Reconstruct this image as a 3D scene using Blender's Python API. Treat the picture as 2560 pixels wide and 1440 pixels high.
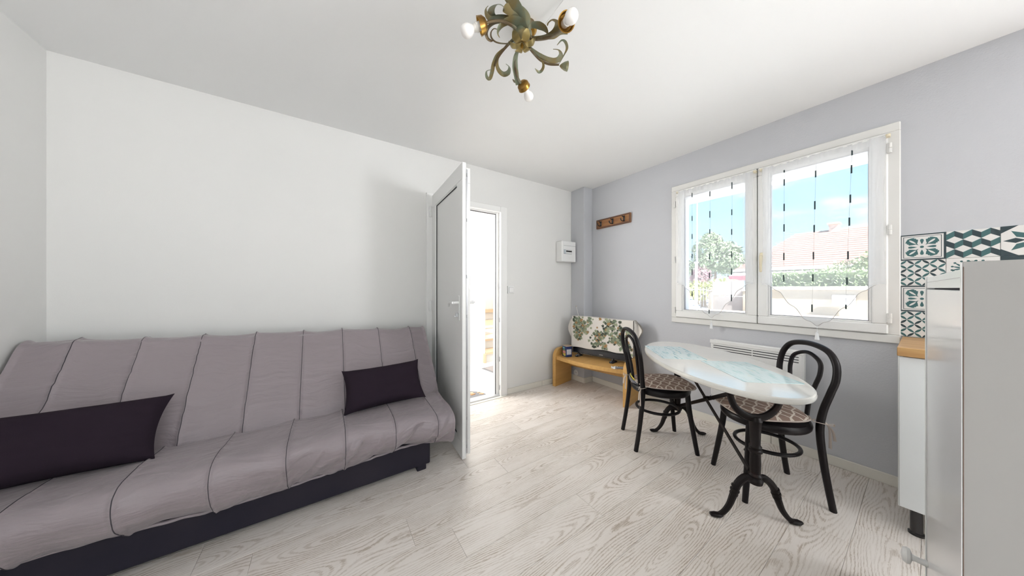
import bpy, bmesh, math, random
from mathutils import Vector, Matrix, noise
random.seed(7)
for o in list(bpy.data.objects): bpy.data.objects.remove(o)
S = bpy.context.scene
C = S.collection
PI = math.pi
R = math.radians

# ------------------------------------------------------------------ camera
CAMZ = 1.22
FPX = 694.25                      # focal length in pixels of a 2560 wide frame
YAW = R(56.24)                    # view direction, from the X axis
cam = bpy.data.cameras.new('camera'); camo = bpy.data.objects.new('camera', cam); C.objects.link(camo)
cam.sensor_width = 36; cam.lens = FPX / 2560 * 36; cam.clip_start = .05; cam.clip_end = 300
camo.location = (0, 0, CAMZ); camo.rotation_euler = (PI/2, 0, YAW - PI/2)
S.camera = camo

# ------------------------------------------------------------------ world, sun, daylight, exposure
W = bpy.data.worlds.new('sky'); S.world = W; W.use_nodes = True
nt = W.node_tree; nt.nodes.clear()
def wn(t, **k):
    n = nt.nodes.new(t)
    for a, b in k.items(): setattr(n, a, b)
    return n
tc = wn('ShaderNodeTexCoord'); sep = wn('ShaderNodeSeparateXYZ'); nt.links.new(tc.outputs['Generated'], sep.inputs[0])
rmp = wn('ShaderNodeValToRGB'); nt.links.new(sep.outputs['Z'], rmp.inputs[0])
e = rmp.color_ramp.elements
e[0].position = 0.0; e[0].color = (.74, .90, 1.0, 1); e[1].position = .75; e[1].color = (.10, .33, .85, 1)
m_ = e.new(.22); m_.color = (.40, .74, 1.0, 1)
mp = wn('ShaderNodeMapping'); mp.inputs['Scale'].default_value = (2.6, 2.6, 9); nt.links.new(tc.outputs['Generated'], mp.inputs[0])
nz = wn('ShaderNodeTexNoise'); nz.inputs['Scale'].default_value = 1.9; nz.inputs['Detail'].default_value = 6; nt.links.new(mp.outputs[0], nz.inputs['Vector'])
cr_ = wn('ShaderNodeValToRGB'); nt.links.new(nz.outputs['Fac'], cr_.inputs[0])
cr_.color_ramp.elements[0].position = .55; cr_.color_ramp.elements[0].color = (0, 0, 0, 1); cr_.color_ramp.elements[1].position = .72
mx = wn('ShaderNodeMix', data_type='RGBA'); nt.links.new(cr_.outputs[0], mx.inputs['Factor']); nt.links.new(rmp.outputs[0], mx.inputs['A'])
mx.inputs['B'].default_value = (1.15, 1.12, 1.12, 1)
bg = wn('ShaderNodeBackground'); bg.inputs['Strength'].default_value = .92; nt.links.new(mx.outputs['Result'], bg.inputs['Color'])
wo = wn('ShaderNodeOutputWorld'); nt.links.new(bg.outputs[0], wo.inputs[0])

sun = bpy.data.lights.new('sun', 'SUN'); sun.energy = 23.0; sun.angle = R(.6); sun.color = (1, .965, .93)
suno = bpy.data.objects.new('sun', sun); C.objects.link(suno)
suno.rotation_euler = Vector((.12, .65, -.75)).to_track_quat('-Z', 'Y').to_euler()

def area(name, loc, direction, sx, sy, power, col=(1, 1, 1)):
    l = bpy.data.lights.new(name, 'AREA'); l.shape = 'RECTANGLE'; l.size = sx; l.size_y = sy; l.energy = power; l.color = col
    o = bpy.data.objects.new(name, l); C.objects.link(o); o.location = loc
    o.rotation_euler = Vector(direction).to_track_quat('-Z', 'Z').to_euler(); return o
# area lamps added at unseen openings to brighten the room and the hall
area('added_rear_daylight', (-.35, -2.72, 1.12), (0, 1, 0), 1.5, 2.0, 8, (.97, .985, 1))  # added fill at the unseen doors behind the camera
area('added_kitchen_daylight', (2.90, -1.85, 1.60), (-1, .12, 0), 1.05, 1.15, 66, (.96, .98, 1))  # added to lift the left wall and sofa, window not seen
area('added_hall_daylight', (.36, 3.55, 1.75), (1, .1, -.1), .9, 1.2, 48, (1, .97, .93))  # added to brighten the hall, source out of view
area('added_stairwell_fill', (2.72, 4.85, 2.69), (0, -.02, -1), .85, 1.1, 22, (1, .97, .93))  # added fill over the stairs, no skylight is built
def portal(loc, direction, sx, sy):
    o = area('sky_portal', loc, direction, sx, sy, 1); o.data.cycles.is_portal = True
portal((3.30, .76, 1.56), (-1, 0, 0), 1.5, 1.5)
portal((-.35, -2.79, 1.08), (0, 1, 0), 1.7, 2.1)
S.view_settings.view_transform = 'Standard'; S.view_settings.look = 'None'; S.view_settings.gamma = 1
S.view_settings.use_curve_mapping = False
S.view_settings.exposure = 0.66

# ------------------------------------------------------------------ helpers: measuring
cY, sY = math.cos(YAW), math.sin(YAW)
def ray(px, py):
    a = (px - 1280) / FPX
    return Vector((cY + sY*a, sY - cY*a, -(py - 720) / FPX))
def onX(px, py, X): v = ray(px, py); t = X / v.x; return Vector((X, v.y*t, CAMZ + v.z*t))
def onZ(px, py, Z): v = ray(px, py); t = (Z - CAMZ) / v.z; return Vector((v.x*t, v.y*t, Z))

# ------------------------------------------------------------------ helpers: meshes
def crom(pts, n=6, closed=False):
    P = [Vector(p) for p in pts]; out = []; L = len(P)
    rng = range(L if closed else L - 1)
    for i in rng:
        if closed: p0, p1, p2, p3 = P[(i-1) % L], P[i], P[(i+1) % L], P[(i+2) % L]
        else: p0, p1, p2, p3 = P[max(i-1, 0)], P[i], P[i+1], P[min(i+2, L-1)]
        for k in range(n):
            t = k / n
            out.append(.5*((2*p1) + (p2-p0)*t + (2*p0-5*p1+4*p2-p3)*t*t + (3*p1-p0-3*p2+p3)*t**3))
    if not closed: out.append(P[-1].copy())
    return out
def lerp(a, b, t): return a + (b - a)*t
def interp(vals, n):
    out = []
    for i in range(n):
        f = i/(n-1)*(len(vals)-1); k = min(int(f), len(vals)-2); out.append(lerp(vals[k], vals[k+1], f-k))
    return out
class MB:
    def __init__(s): s.v = []; s.f = []; s.mi = []; s.cur = 0
    def add(s, vs, fs):
        b = len(s.v); s.v += [Vector(p) for p in vs]
        for q in fs: s.f.append([b+i for i in q]); s.mi.append(s.cur)
        return s
    def box(s, x0, x1, y0, y1, z0, z1, b=0.0, M=None):
        x0, x1 = min(x0, x1), max(x0, x1); y0, y1 = min(y0, y1), max(y0, y1); z0, z1 = min(z0, z1), max(z0, z1)
        if b <= 0:
            vs = [(x, y, z) for x in (x0, x1) for y in (y0, y1) for z in (z0, z1)]
            fs = [(0, 1, 3, 2), (4, 6, 7, 5), (0, 4, 5, 1), (2, 3, 7, 6), (0, 2, 6, 4), (1, 5, 7, 3)]
        else:
            b = min(b, (x1-x0)*.49, (y1-y0)*.49, (z1-z0)*.49)
            vs = []; idx = {}
            for ix in (0, 1):
                for iy in (0, 1):
                    for iz in (0, 1):
                        c = ((x0, x1)[ix], (y0, y1)[iy], (z0, z1)[iz]); sg = (1-2*ix, 1-2*iy, 1-2*iz)
                        for a in range(3):
                            p = [c[k] + (0 if k == a else sg[k]*b) for k in range(3)]
                            idx[(ix, iy, iz, a)] = len(vs); vs.append(p)
            fs = []
            for a in range(3):
                o1, o2 = [k for k in range(3) if k != a]
                for sd in (0, 1):
                    q = []
                    for (i, j) in ((0, 0), (1, 0), (1, 1), (0, 1)):
                        t = [0, 0, 0]; t[a] = sd; t[o1] = i; t[o2] = j; q.append(idx[(*t, a)])
                    fs.append(q if (sd == 1) == (a != 1) else q[::-1])
            for a in range(3):
                o1, o2 = [k for k in range(3) if k != a]
                for i in (0, 1):
                    for j in (0, 1):
                        t0 = [0, 0, 0]; t1 = [0, 0, 0]; t0[o1] = t1[o1] = i; t0[o2] = t1[o2] = j; t0[a] = 0; t1[a] = 1
                        fs.append([idx[(*t0, o1)], idx[(*t1, o1)], idx[(*t1, o2)], idx[(*t0, o2)]])
            for ix in (0, 1):
                for iy in (0, 1):
                    for iz in (0, 1): fs.append([idx[(ix, iy, iz, a)] for a in range(3)])
        if M: vs = [M @ Vector(p) for p in vs]
        return s.add(vs, fs)
    def bar(s, a, b, w, t, up=(0, 0, 1), bev=0.0):
        a, b = Vector(a), Vector(b); d = b - a; L = d.length; d.normalize(); u = Vector(up); u = (u - d*u.dot(d)).normalized(); n = d.cross(u)
        M = Matrix.Translation(a) @ Matrix((d, n, u)).transposed().to_4x4()
        return s.box(0, L, -w/2, w/2, -t/2, t/2, bev, M)
    def sweep(s, path, rx, ry=None, n=8, up=(0, 0, 1), cap=True, closed=False):
        P = [Vector(p) for p in path]; N = len(P)
        rx = [rx]*N if isinstance(rx, (int, float)) else interp(rx, N)
        ry = rx if ry is None else ([ry]*N if isinstance(ry, (int, float)) else interp(ry, N))
        T = []
        for i in range(N):
            a = P[(i-1) % N] if closed else P[max(i-1, 0)]; b = P[(i+1) % N] if closed else P[min(i+1, N-1)]
            d = b - a; T.append(d.normalized() if d.length > 1e-9 else Vector((0, 0, 1)))
        u = Vector(up); u = u - T[0]*u.dot(T[0])
        if u.length < 1e-4: u = T[0].orthogonal()
        u.normalize(); vs = []
        for i in range(N):
            u = u - T[i]*u.dot(T[i]); u.normalize(); w = T[i].cross(u)
            for k in range(n):
                a = 2*PI*k/n; vs.append(P[i] + w*(math.cos(a)*rx[i]) + u*(math.sin(a)*ry[i]))
        fs = []
        for i in range(N if closed else N-1):
            j = (i+1) % N
            for k in range(n): fs.append([i*n+k, i*n+(k+1) % n, j*n+(k+1) % n, j*n+k])
        if cap and not closed: fs.append(list(range(n))[::-1]); fs.append([(N-1)*n+k for k in range(n)])
        return s.add(vs, fs)
    def lathe(s, prof, n=24, M=None):
        vs = []; fs = []
        for r, z in prof:
            for k in range(n): a = 2*PI*k/n; vs.append(Vector((r*math.cos(a), r*math.sin(a), z)))
        for i in range(len(prof)-1):
            for k in range(n): fs.append([i*n+k, i*n+(k+1) % n, (i+1)*n+(k+1) % n, (i+1)*n+k])
        if prof[0][0] > 1e-5: fs.append(list(range(n))[::-1])
        if prof[-1][0] > 1e-5: fs.append([(len(prof)-1)*n+k for k in range(n)])
        if M: vs = [M @ p for p in vs]
        return s.add(vs, fs)
    def prism(s, poly, h0, h1, f):
        n = len(poly); vs = [f(u, v, h0) for u, v in poly] + [f(u, v, h1) for u, v in poly]
        fs = [list(range(n))[::-1], list(range(n, 2*n))] + [[i, (i+1) % n, n+(i+1) % n, n+i] for i in range(n)]
        return s.add(vs, fs)
    def poly(s, pts): return s.add(pts, [list(range(len(pts)))])
    def grid(s, fn, nu, nv, flip=False):
        vs = [fn(i/nu, j/nv) for i in range(nu+1) for j in range(nv+1)]; fs = []
        for i in range(nu):
            for j in range(nv):
                q = [i*(nv+1)+j, (i+1)*(nv+1)+j, (i+1)*(nv+1)+j+1, i*(nv+1)+j+1]; fs.append(q[::-1] if flip else q)
        return s.add(vs, fs)
    def mesh(s, name, mats, smooth=True, ang=35):
        me = bpy.data.meshes.new(name); me.from_pydata([tuple(p) for p in s.v], [], s.f)
        bm = bmesh.new(); bm.from_mesh(me); bmesh.ops.recalc_face_normals(bm, faces=bm.faces); bm.to_mesh(me); bm.free()
        for m in (mats if isinstance(mats, (list, tuple)) else [mats]): me.materials.append(m)
        if any(s.mi): me.polygons.foreach_set('material_index', s.mi)
        if smooth:
            me.polygons.foreach_set('use_smooth', [True]*len(me.polygons)); me.set_sharp_from_angle(angle=R(ang))
        me.update(); return me
def tag(o, label=None, cat=None, group=None, kind=None):
    if label: o['label'] = label
    if cat: o['category'] = cat
    if group: o['group'] = group
    if kind: o['kind'] = kind
    return o
def thing(name, label, cat=None, loc=(0, 0, 0), rz=0, group=None, kind=None):
    o = bpy.data.objects.new(name, None); C.objects.link(o); o.empty_display_size = .1
    o.location = loc; o.rotation_euler = (0, 0, rz); return tag(o, label, cat, group, kind)
def root_matrix(o):
    while o.parent: o = o.parent
    return Matrix.Translation(o.location) @ o.rotation_euler.to_matrix().to_4x4()
def part(name, mb, mat, parent=None, world=False, smooth=True, ang=35, label=None, kind=None):
    if world and parent:
        Mi = root_matrix(parent).inverted(); mb.v = [Mi @ p for p in mb.v]
    o = bpy.data.objects.new(name, mb.mesh(name, mat, smooth, ang)); C.objects.link(o)
    if parent: o.parent = parent
    return tag(o, label, None, None, kind)
def single(name, mb, mat, label, cat=None, base=None, kind=None, group=None, smooth=True, ang=35):
    if base is not None:
        b = Vector(base); mb.v = [p - b for p in mb.v]
    o = bpy.data.objects.new(name, mb.mesh(name, mat, smooth, ang)); C.objects.link(o)
    if base is not None: o.location = base
    return tag(o, label, cat, group, kind)
def copy_tree(o, parent=None):
    c = o.copy(); C.objects.link(c)
    if parent: c.parent = parent
    for ch in [x for x in bpy.data.objects if x.parent == o]: copy_tree(ch, c)
    return c

# ------------------------------------------------------------------ helpers: materials
def mat(name, col, rough=.5, metal=0.0, bump=None, var=None, coat=0.0, sheen=0.0, spec=.5):
    """bump = (scale, strength, distance); var = (scale, second colour, low, high)"""
    m = bpy.data.materials.new(name); m.use_nodes = True; t = m.node_tree; b = t.nodes['Principled BSDF']
    b.inputs['Base Color'].default_value = (*col, 1); b.inputs['Roughness'].default_value = rough; b.inputs['Metallic'].default_value = metal
    b.inputs['Specular IOR Level'].default_value = spec
    if coat: b.inputs['Coat Weight'].default_value = coat; b.inputs['Coat Roughness'].default_value = .08
    if sheen: b.inputs['Sheen Weight'].default_value = sheen
    tcn = t.nodes.new('ShaderNodeTexCoord')
    if var:
        n = t.nodes.new('ShaderNodeTexNoise'); n.inputs['Scale'].default_value = var[0]; n.inputs['Detail'].default_value = 4
        t.links.new(tcn.outputs['Object'], n.inputs['Vector'])
        mr = t.nodes.new('ShaderNodeMapRange'); mr.inputs[1].default_value = var[2]; mr.inputs[2].default_value = var[3]; t.links.new(n.outputs['Fac'], mr.inputs[0])
        x = t.nodes.new('ShaderNodeMix'); x.data_type = 'RGBA'; x.inputs['A'].default_value = (*col, 1); x.inputs['B'].default_value = (*var[1], 1)
        t.links.new(mr.outputs[0], x.inputs['Factor']); t.links.new(x.outputs['Result'], b.inputs['Base Color'])
    if bump:
        n = t.nodes.new('ShaderNodeTexNoise'); n.inputs['Scale'].default_value = bump[0]; n.inputs['Detail'].default_value = 3
        t.links.new(tcn.outputs['Object'], n.inputs['Vector'])
        k = t.nodes.new('ShaderNodeBump'); k.inputs['Strength'].default_value = bump[1]; k.inputs['Distance'].default_value = bump[2]
        t.links.new(n.outputs['Fac'], k.inputs['Height']); t.links.new(k.outputs[0], b.inputs['Normal'])
    return m
class N:                                       # tiny node builder
    def __init__(s, m): s.t = m.node_tree
    def node(s, ty, **k):
        n = s.t.nodes.new(ty)
        for a, b in k.items(): setattr(n, a, b)
        return n
    def plug(s, v, inp):
        if hasattr(v, 'is_output'): s.t.links.new(v, inp)
        else: inp.default_value = v
    def math(s, op, a, b=None, c=None):
        n = s.node('ShaderNodeMath', operation=op); s.plug(a, n.inputs[0])
        if b is not None: s.plug(b, n.inputs[1])
        if c is not None: s.plug(c, n.inputs[2])
        return n.outputs[0]
    def noise(s, vec, scale, detail=2, rough=.5):
        n = s.node('ShaderNodeTexNoise'); s.t.links.new(vec, n.inputs['Vector']); n.inputs['Scale'].default_value = scale
        n.inputs['Detail'].default_value = detail; n.inputs['Roughness'].default_value = rough; return n.outputs['Fac']
    def comb(s, x, y, z):
        n = s.node('ShaderNodeCombineXYZ'); s.plug(x, n.inputs[0]); s.plug(y, n.inputs[1]); s.plug(z, n.inputs[2]); return n.outputs[0]
    def rng(s, v, a, b, c=0., d=1.):
        n = s.node('ShaderNodeMapRange'); s.plug(v, n.inputs[0])
        for i, q in enumerate((a, b, c, d)): n.inputs[i+1].default_value = q
        return n.outputs[0]
    def mix(s, f, a, b):
        n = s.node('ShaderNodeMix', data_type='RGBA'); s.plug(f, n.inputs['Factor']); s.plug(a, n.inputs['A']); s.plug(b, n.inputs['B']); return n.outputs['Result']

M = {}
M['paint'] = mat('white_wall_paint', (.775, .768, .75), .75, bump=(260, .12, .002), var=(.7, (.755, .75, .735), .45, .75))
M['paint_window'] = mat('window_wall_paint', (.57, .577, .607), .75, bump=(120, .35, .003), var=(.8, (.55, .557, .587), .4, .7))
M['ceiling'] = mat('ceiling_paint', (.88, .878, .872), .8)
M['baseboard'] = mat('cream_baseboard', (.80, .77, .70), .4)
M['pvc'] = mat('white_pvc', (.85, .845, .83), .38)
M['pvc_warm'] = mat('ivory_pvc', (.78, .77, .745), .35)
M['gasket'] = mat('black_gasket', (.05, .05, .055), .6)
M['steel'] = mat('galvanised_steel', (.55, .56, .58), .35, metal=.9)
M['sofa'] = mat('taupe_satin_cover', (.30, .262, .275), .5, bump=(900, .1, .001), sheen=.25)
M['seam'] = mat('dark_piping', (.045, .04, .05), .7)
M['sofa_base'] = mat('charcoal_board', (.017, .015, .026), .6, var=(3, (.026, .022, .032), .4, .7), spec=.25)
M['pillow'] = mat('aubergine_cotton', (.024, .016, .024), .9, bump=(500, .25, .001), spec=.12)
M['black'] = mat('black_lacquer', (.012, .010, .012), .25, coat=.5)
M['iron'] = mat('black_cast_iron', (.009, .006, .006), .42, bump=(60, .35, .003), var=(12, (.035, .014, .010), .58, .78), spec=.22)
M['chair'] = mat('black_bentwood', (.007, .005, .006), .30, spec=.25)
M['chair_seat'] = mat('chair_seat_panel', (.03, .025, .03), .4)
M['beech'] = mat('beech_veneer', (.62, .36, .12), .38)
M['tv'] = mat('tv_black', (.02, .022, .03), .22, coat=.3)
M['screen'] = mat('tv_screen', (.006, .006, .008), .08)
M['brass'] = mat('aged_brass', (.42, .24, .045), .3, metal=.9, var=(14, (.24, .13, .035), .4, .65))
M['verdigris'] = mat('verdigris_metal', (.27, .205, .085), .42, metal=.45, var=(13, (.23, .26, .185), .42, .58), bump=(40, .2, .002))
M['petal'] = mat('olive_brass', (.33, .25, .09), .35, metal=.7, var=(20, (.20, .16, .07), .4, .65))
M['arm'] = mat('brown_metal', (.13, .09, .045), .45, metal=.45, var=(14, (.20, .19, .13), .45, .65))
M['bulb'] = mat('opal_bulb', (.90, .87, .84), .3)
M['ceramic'] = mat('white_ceramic', (.82, .79, .74), .35)
M['white'] = mat('white_plastic', (.83, .83, .82), .35)
M['grey_plastic'] = mat('grey_plastic', (.30, .30, .32), .5)
M['yellow'] = mat('yellow_cloth', (.62, .50, .06), .7)
M['tie'] = mat('beige_tape', (.52, .45, .40), .85)
M['tile'] = mat('glazed_white_tile', (.76, .75, .735), .2)
M['teal'] = mat('teal_print', (.045, .13, .135), .25)
M['teal_dark'] = mat('dark_slate_print', (.022, .045, .055), .25)
M['cabinet'] = mat('white_cabinet_front', (.74, .76, .76), .25)
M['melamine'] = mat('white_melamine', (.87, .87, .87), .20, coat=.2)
M['melamine_side'] = mat('shaded_melamine', (.43, .418, .405), .40)  # white melamine darkened, shade of the side put into the colour
M['chipboard'] = mat('chipped_edge', (.22, .15, .12), .8)
M['hall_tile'] = mat('white_floor_tile', (.84, .83, .80), .3)
M['grout'] = mat('grout', (.62, .60, .56), .8)
M['ash'] = mat('ash_tread', (.72, .55, .38), .45)
M['mat_grey'] = mat('grey_doormat', (.33, .30, .29), .9, bump=(200, .5, .004))
M['mat_edge'] = mat('dark_mat_edge', (.20, .20, .21), .8)
M['pebble'] = mat('orange_pebble', (.55, .30, .14), .6, var=(9, (.72, .60, .45), .4, .6))
M['alu'] = mat('aluminium_threshold', (.62, .63, .65), .35, metal=.7)
M['tassel'] = mat('white_thread', (.84, .85, .86), .8)
M['thread'] = mat('black_thread', (.03, .05, .055), .8)
M['cream_metal'] = mat('cream_lacquer', (.78, .70, .52), .35)

def floor_mat():
    m = mat('whitewashed_oak_laminate', (.8, .75, .7), .36); n = N(m); b = m.node_tree.nodes['Principled BSDF']
    tcn = n.node('ShaderNodeTexCoord'); sp = n.node('ShaderNodeSeparateXYZ'); m.node_tree.links.new(tcn.outputs['Object'], sp.inputs[0])
    oi = n.node('ShaderNodeObjectInfo'); rnd = oi.outputs['Random']
    x, y = sp.outputs[0], sp.outputs[1]
    xo = n.math('ADD', x, n.math('MULTIPLY', rnd, 57.0)); zo = n.math('MULTIPLY', rnd, 91.0)
    warp = n.noise(n.comb(n.math('MULTIPLY', xo, 4.0), n.math('MULTIPLY', y, 14.0), zo), 1.0, 1)
    jit = n.noise(n.comb(n.math('MULTIPLY', xo, 70.0), n.math('MULTIPLY', y, 160.0), zo), 1.0, 1)
    D = n.math('MULTIPLY', n.math('SUBTRACT', n.noise(n.comb(n.math('MULTIPLY', xo, 1.5), n.math('MULTIPLY', y, 1.5), zo), 1.0, 1), .33), 10.0)
    yc = n.math('SUBTRACT', y, n.math('MULTIPLY', n.math('SUBTRACT', n.noise(n.comb(n.math('MULTIPLY', xo, .9), zo, 3.3), 1.0, 0), .5), .22))
    yw = n.math('ADD', n.math('MULTIPLY', yc, 44.0), n.math('MULTIPLY', n.math('SUBTRACT', warp, .5), 1.3))
    v = n.math('SQRT', n.math('ADD', n.math('MULTIPLY', yw, yw), n.math('MULTIPLY', D, D)))
    v = n.math('ADD', n.math('ADD', v, n.math('MULTIPLY', warp, .6)), n.math('MULTIPLY', jit, .22))
    ring = n.math('ABSOLUTE', n.math('SUBTRACT', n.math('FRACT', n.math('MULTIPLY', v, 2.3)), .5))
    line = n.rng(ring, .09, .26, 1., 0.)
    fib = n.noise(n.comb(n.math('MULTIPLY', xo, 14.0), n.math('MULTIPLY', y, 420.0), zo), 1.0, 2)
    patch = n.noise(n.comb(n.math('MULTIPLY', xo, 2.2), n.math('MULTIPLY', y, 9.0), n.math('ADD', zo, 20.)), 1.0, 3)
    amt = n.math('MULTIPLY', line, n.math('MULTIPLY', n.rng(fib, .32, .55), n.rng(patch, .32, .62, .08, .66)))
    base = n.mix(n.rng(patch, .3, .7), (.92, .862, .812, 1), (.86, .795, .74, 1))
    base = n.mix(n.math('MULTIPLY', n.rng(fib, .5, .75), .16), base, (.45, .38, .31, 1))
    base = n.mix(n.math('MULTIPLY', rnd, .12), base, (.58, .51, .44, 1))
    col = n.mix(amt, base, (.36, .265, .175, 1))
    m.node_tree.links.new(col, b.inputs['Base Color'])
    bp = n.node('ShaderNodeBump'); bp.inputs['Strength'].default_value = .25; bp.inputs['Distance'].default_value = .0015
    m.node_tree.links.new(n.math('SUBTRACT', 1.0, amt), bp.inputs['Height']); m.node_tree.links.new(bp.outputs[0], b.inputs['Normal'])
    return m
M['floor'] = floor_mat()
def sofa_mat():
    m = mat('taupe_satin_cover', (.30, .255, .272), .38, sheen=.2); n = N(m); b = m.node_tree.nodes['Principled BSDF']
    tcn = n.node('ShaderNodeTexCoord'); sp = n.node('ShaderNodeSeparateXYZ'); m.node_tree.links.new(tcn.outputs['Object'], sp.inputs[0]); x, y, z = sp.outputs
    w = n.noise(tcn.outputs['Object'], 3.0, 2)
    a = n.noise(n.comb(n.math('MULTIPLY', x, 6.), n.math('ADD', n.math('MULTIPLY', y, 26.), n.math('MULTIPLY', w, 6.)), n.math('ADD', n.math('MULTIPLY', z, 34.), n.math('MULTIPLY', w, 5.))), 1.0, 3)
    f = n.noise(tcn.outputs['Object'], 700., 1)
    bp = n.node('ShaderNodeBump'); bp.inputs['Strength'].default_value = .6; bp.inputs['Distance'].default_value = .015
    m.node_tree.links.new(n.math('ADD', a, n.math('MULTIPLY', f, .03)), bp.inputs['Height']); m.node_tree.links.new(bp.outputs[0], b.inputs['Normal']); return m
M['sofa'] = sofa_mat()

def wood_mat(name, c1, c2, axis=0, stretch=14., scale=9., rough=.45):
    m = mat(name, c1, rough); n = N(m); b = m.node_tree.nodes['Principled BSDF']
    tcn = n.node('ShaderNodeTexCoord'); mp_ = n.node('ShaderNodeMapping'); sc = [scale*stretch/4]*3; sc[axis] = scale/4
    mp_.inputs['Scale'].default_value = sc; m.node_tree.links.new(tcn.outputs['Object'], mp_.inputs[0])
    f = n.noise(mp_.outputs[0], 1.0, 4, .6)
    m.node_tree.links.new(n.mix(n.rng(f, .35, .68), (*c1, 1), (*c2, 1)), b.inputs['Base Color']); return m
M['beech'] = wood_mat('beech_veneer', (.66, .385, .125), (.58, .325, .095), axis=1, rough=.38)
M['counter'] = wood_mat('oak_worktop', (.56, .33, .13), (.38, .19, .06), axis=1, stretch=10, rough=.35)
M['rack'] = wood_mat('reclaimed_wood', (.40, .19, .07), (.20, .075, .03), axis=1, stretch=5, scale=12, rough=.6)

def marble_mat():
    m = mat('white_marble', (.78, .765, .72), .12, coat=.4); n = N(m); b = m.node_tree.nodes['Principled BSDF']
    tcn = n.node('ShaderNodeTexCoord'); f = n.noise(tcn.outputs['Object'], 3.2, 6, .65)
    r = n.math('ABSOLUTE', n.math('SUBTRACT', f, .5)); col = n.mix(n.rng(r, 0., .05, .10, 0.), (.80, .785, .735, 1), (.58, .57, .55, 1))
    m.node_tree.links.new(col, b.inputs['Base Color']); return m
M['marble'] = marble_mat()

def cushion_mat():
    m = mat('brown_trellis_fabric', (.3, .2, .16), .85); n = N(m); b = m.node_tree.nodes['Principled BSDF']
    tcn = n.node('ShaderNodeTexCoord'); sp = n.node('ShaderNodeSeparateXYZ'); m.node_tree.links.new(tcn.outputs['Object'], sp.inputs[0])
    x = n.math('MULTIPLY', sp.outputs[0], 15.); y = n.math('MULTIPLY', sp.outputs[1], 11.)
    def fam(s_):
        t = n.math('ADD', x, n.math('MULTIPLY', y, s_))
        w = n.math('MULTIPLY', n.math('ABSOLUTE', n.math('SUBTRACT', n.math('FRACT', n.math('ADD', y, .25)), .5)), .5*s_)
        return n.rng(n.math('ABSOLUTE', n.math('SUBTRACT', n.math('FRACT', n.math('ADD', t, w)), .5)), .06, .10, 1., 0.)
    l = n.math('MAXIMUM', fam(1.), fam(-1.))
    m.node_tree.links.new(n.mix(l, (.30, .205, .165, 1), (.74, .66, .58, 1)), b.inputs['Base Color']); return m
M['cushion'] = cushion_mat()

def sheer_mat():
    m = bpy.data.materials.new('sheer_voile'); m.use_nodes = True; t = m.node_tree; t.nodes.clear(); n = N(m)
    tr = n.node('ShaderNodeBsdfTransparent'); tl = n.node('ShaderNodeBsdfTranslucent'); df = n.node('ShaderNodeBsdfDiffuse')
    tl.inputs[0].default_value = (.92, .93, .95, 1); df.inputs[0].default_value = (.90, .91, .93, 1)
    a = n.node('ShaderNodeMixShader'); a.inputs[0].default_value = .55; t.links.new(tl.outputs[0], a.inputs[1]); t.links.new(df.outputs[0], a.inputs[2])
    x = n.node('ShaderNodeMixShader'); x.inputs[0].default_value = .32; t.links.new(tr.outputs[0], x.inputs[1]); t.links.new(a.outputs[0], x.inputs[2])
    o = n.node('ShaderNodeOutputMaterial'); t.links.new(x.outputs[0], o.inputs[0]); return m
M['sheer'] = sheer_mat()
def glass_mat():
    m = bpy.data.materials.new('window_glass'); m.use_nodes = True; t = m.node_tree; t.nodes.clear(); n = N(m)
    tr = n.node('ShaderNodeBsdfTransparent'); tr.inputs[0].default_value = (.97, .985, .98, 1); gl = n.node('ShaderNodeBsdfGlossy'); gl.inputs['Roughness'].default_value = .02
    fr = n.node('ShaderNodeFresnel'); fr.inputs[0].default_value = 1.45
    x = n.node('ShaderNodeMixShader'); t.links.new(fr.outputs[0], x.inputs[0]); t.links.new(tr.outputs[0], x.inputs[1]); t.links.new(gl.outputs[0], x.inputs[2])
    o = n.node('ShaderNodeOutputMaterial'); t.links.new(x.outputs[0], o.inputs[0]); return m
M['glass'] = glass_mat()
def placemat_mat(name, c2):
    m = mat(name, (.7, .85, .86), .12, coat=.5); n = N(m); b = m.node_tree.nodes['Principled BSDF']
    tcn = n.node('ShaderNodeTexCoord'); mp_ = n.node('ShaderNodeMapping'); mp_.inputs['Scale'].default_value = (9, 55, 1); mp_.inputs['Rotation'].default_value = (0, 0, .35)
    m.node_tree.links.new(tcn.outputs['Object'], mp_.inputs[0]); f = n.noise(mp_.outputs[0], 1.0, 3, .6); g = n.noise(tcn.outputs['Object'], 9., 2)
    c = n.mix(n.rng(f, .52, .66), (.70, .86, .87, 1), (*c2, 1)); c = n.mix(n.math('MULTIPLY', n.rng(g, .55, .7), n.rng(f, .3, .45, 1., 0.)), c, (.72, .66, .25, 1))
    m.node_tree.links.new(c, b.inputs['Base Color']); return m
M['mat1'] = placemat_mat('placemat_stripes', (.20, .46, .52)); M['mat2'] = placemat_mat('placemat_leaves', (.40, .66, .68))

def onY(px, py, Y): v = ray(px, py); t = Y / v.y; return Vector((v.x*t, Y, CAMZ + v.z*t))
XA, YB, XC, YF, ZC = -1.272, 2.676, 2.905, -2.70, 2.52
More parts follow.
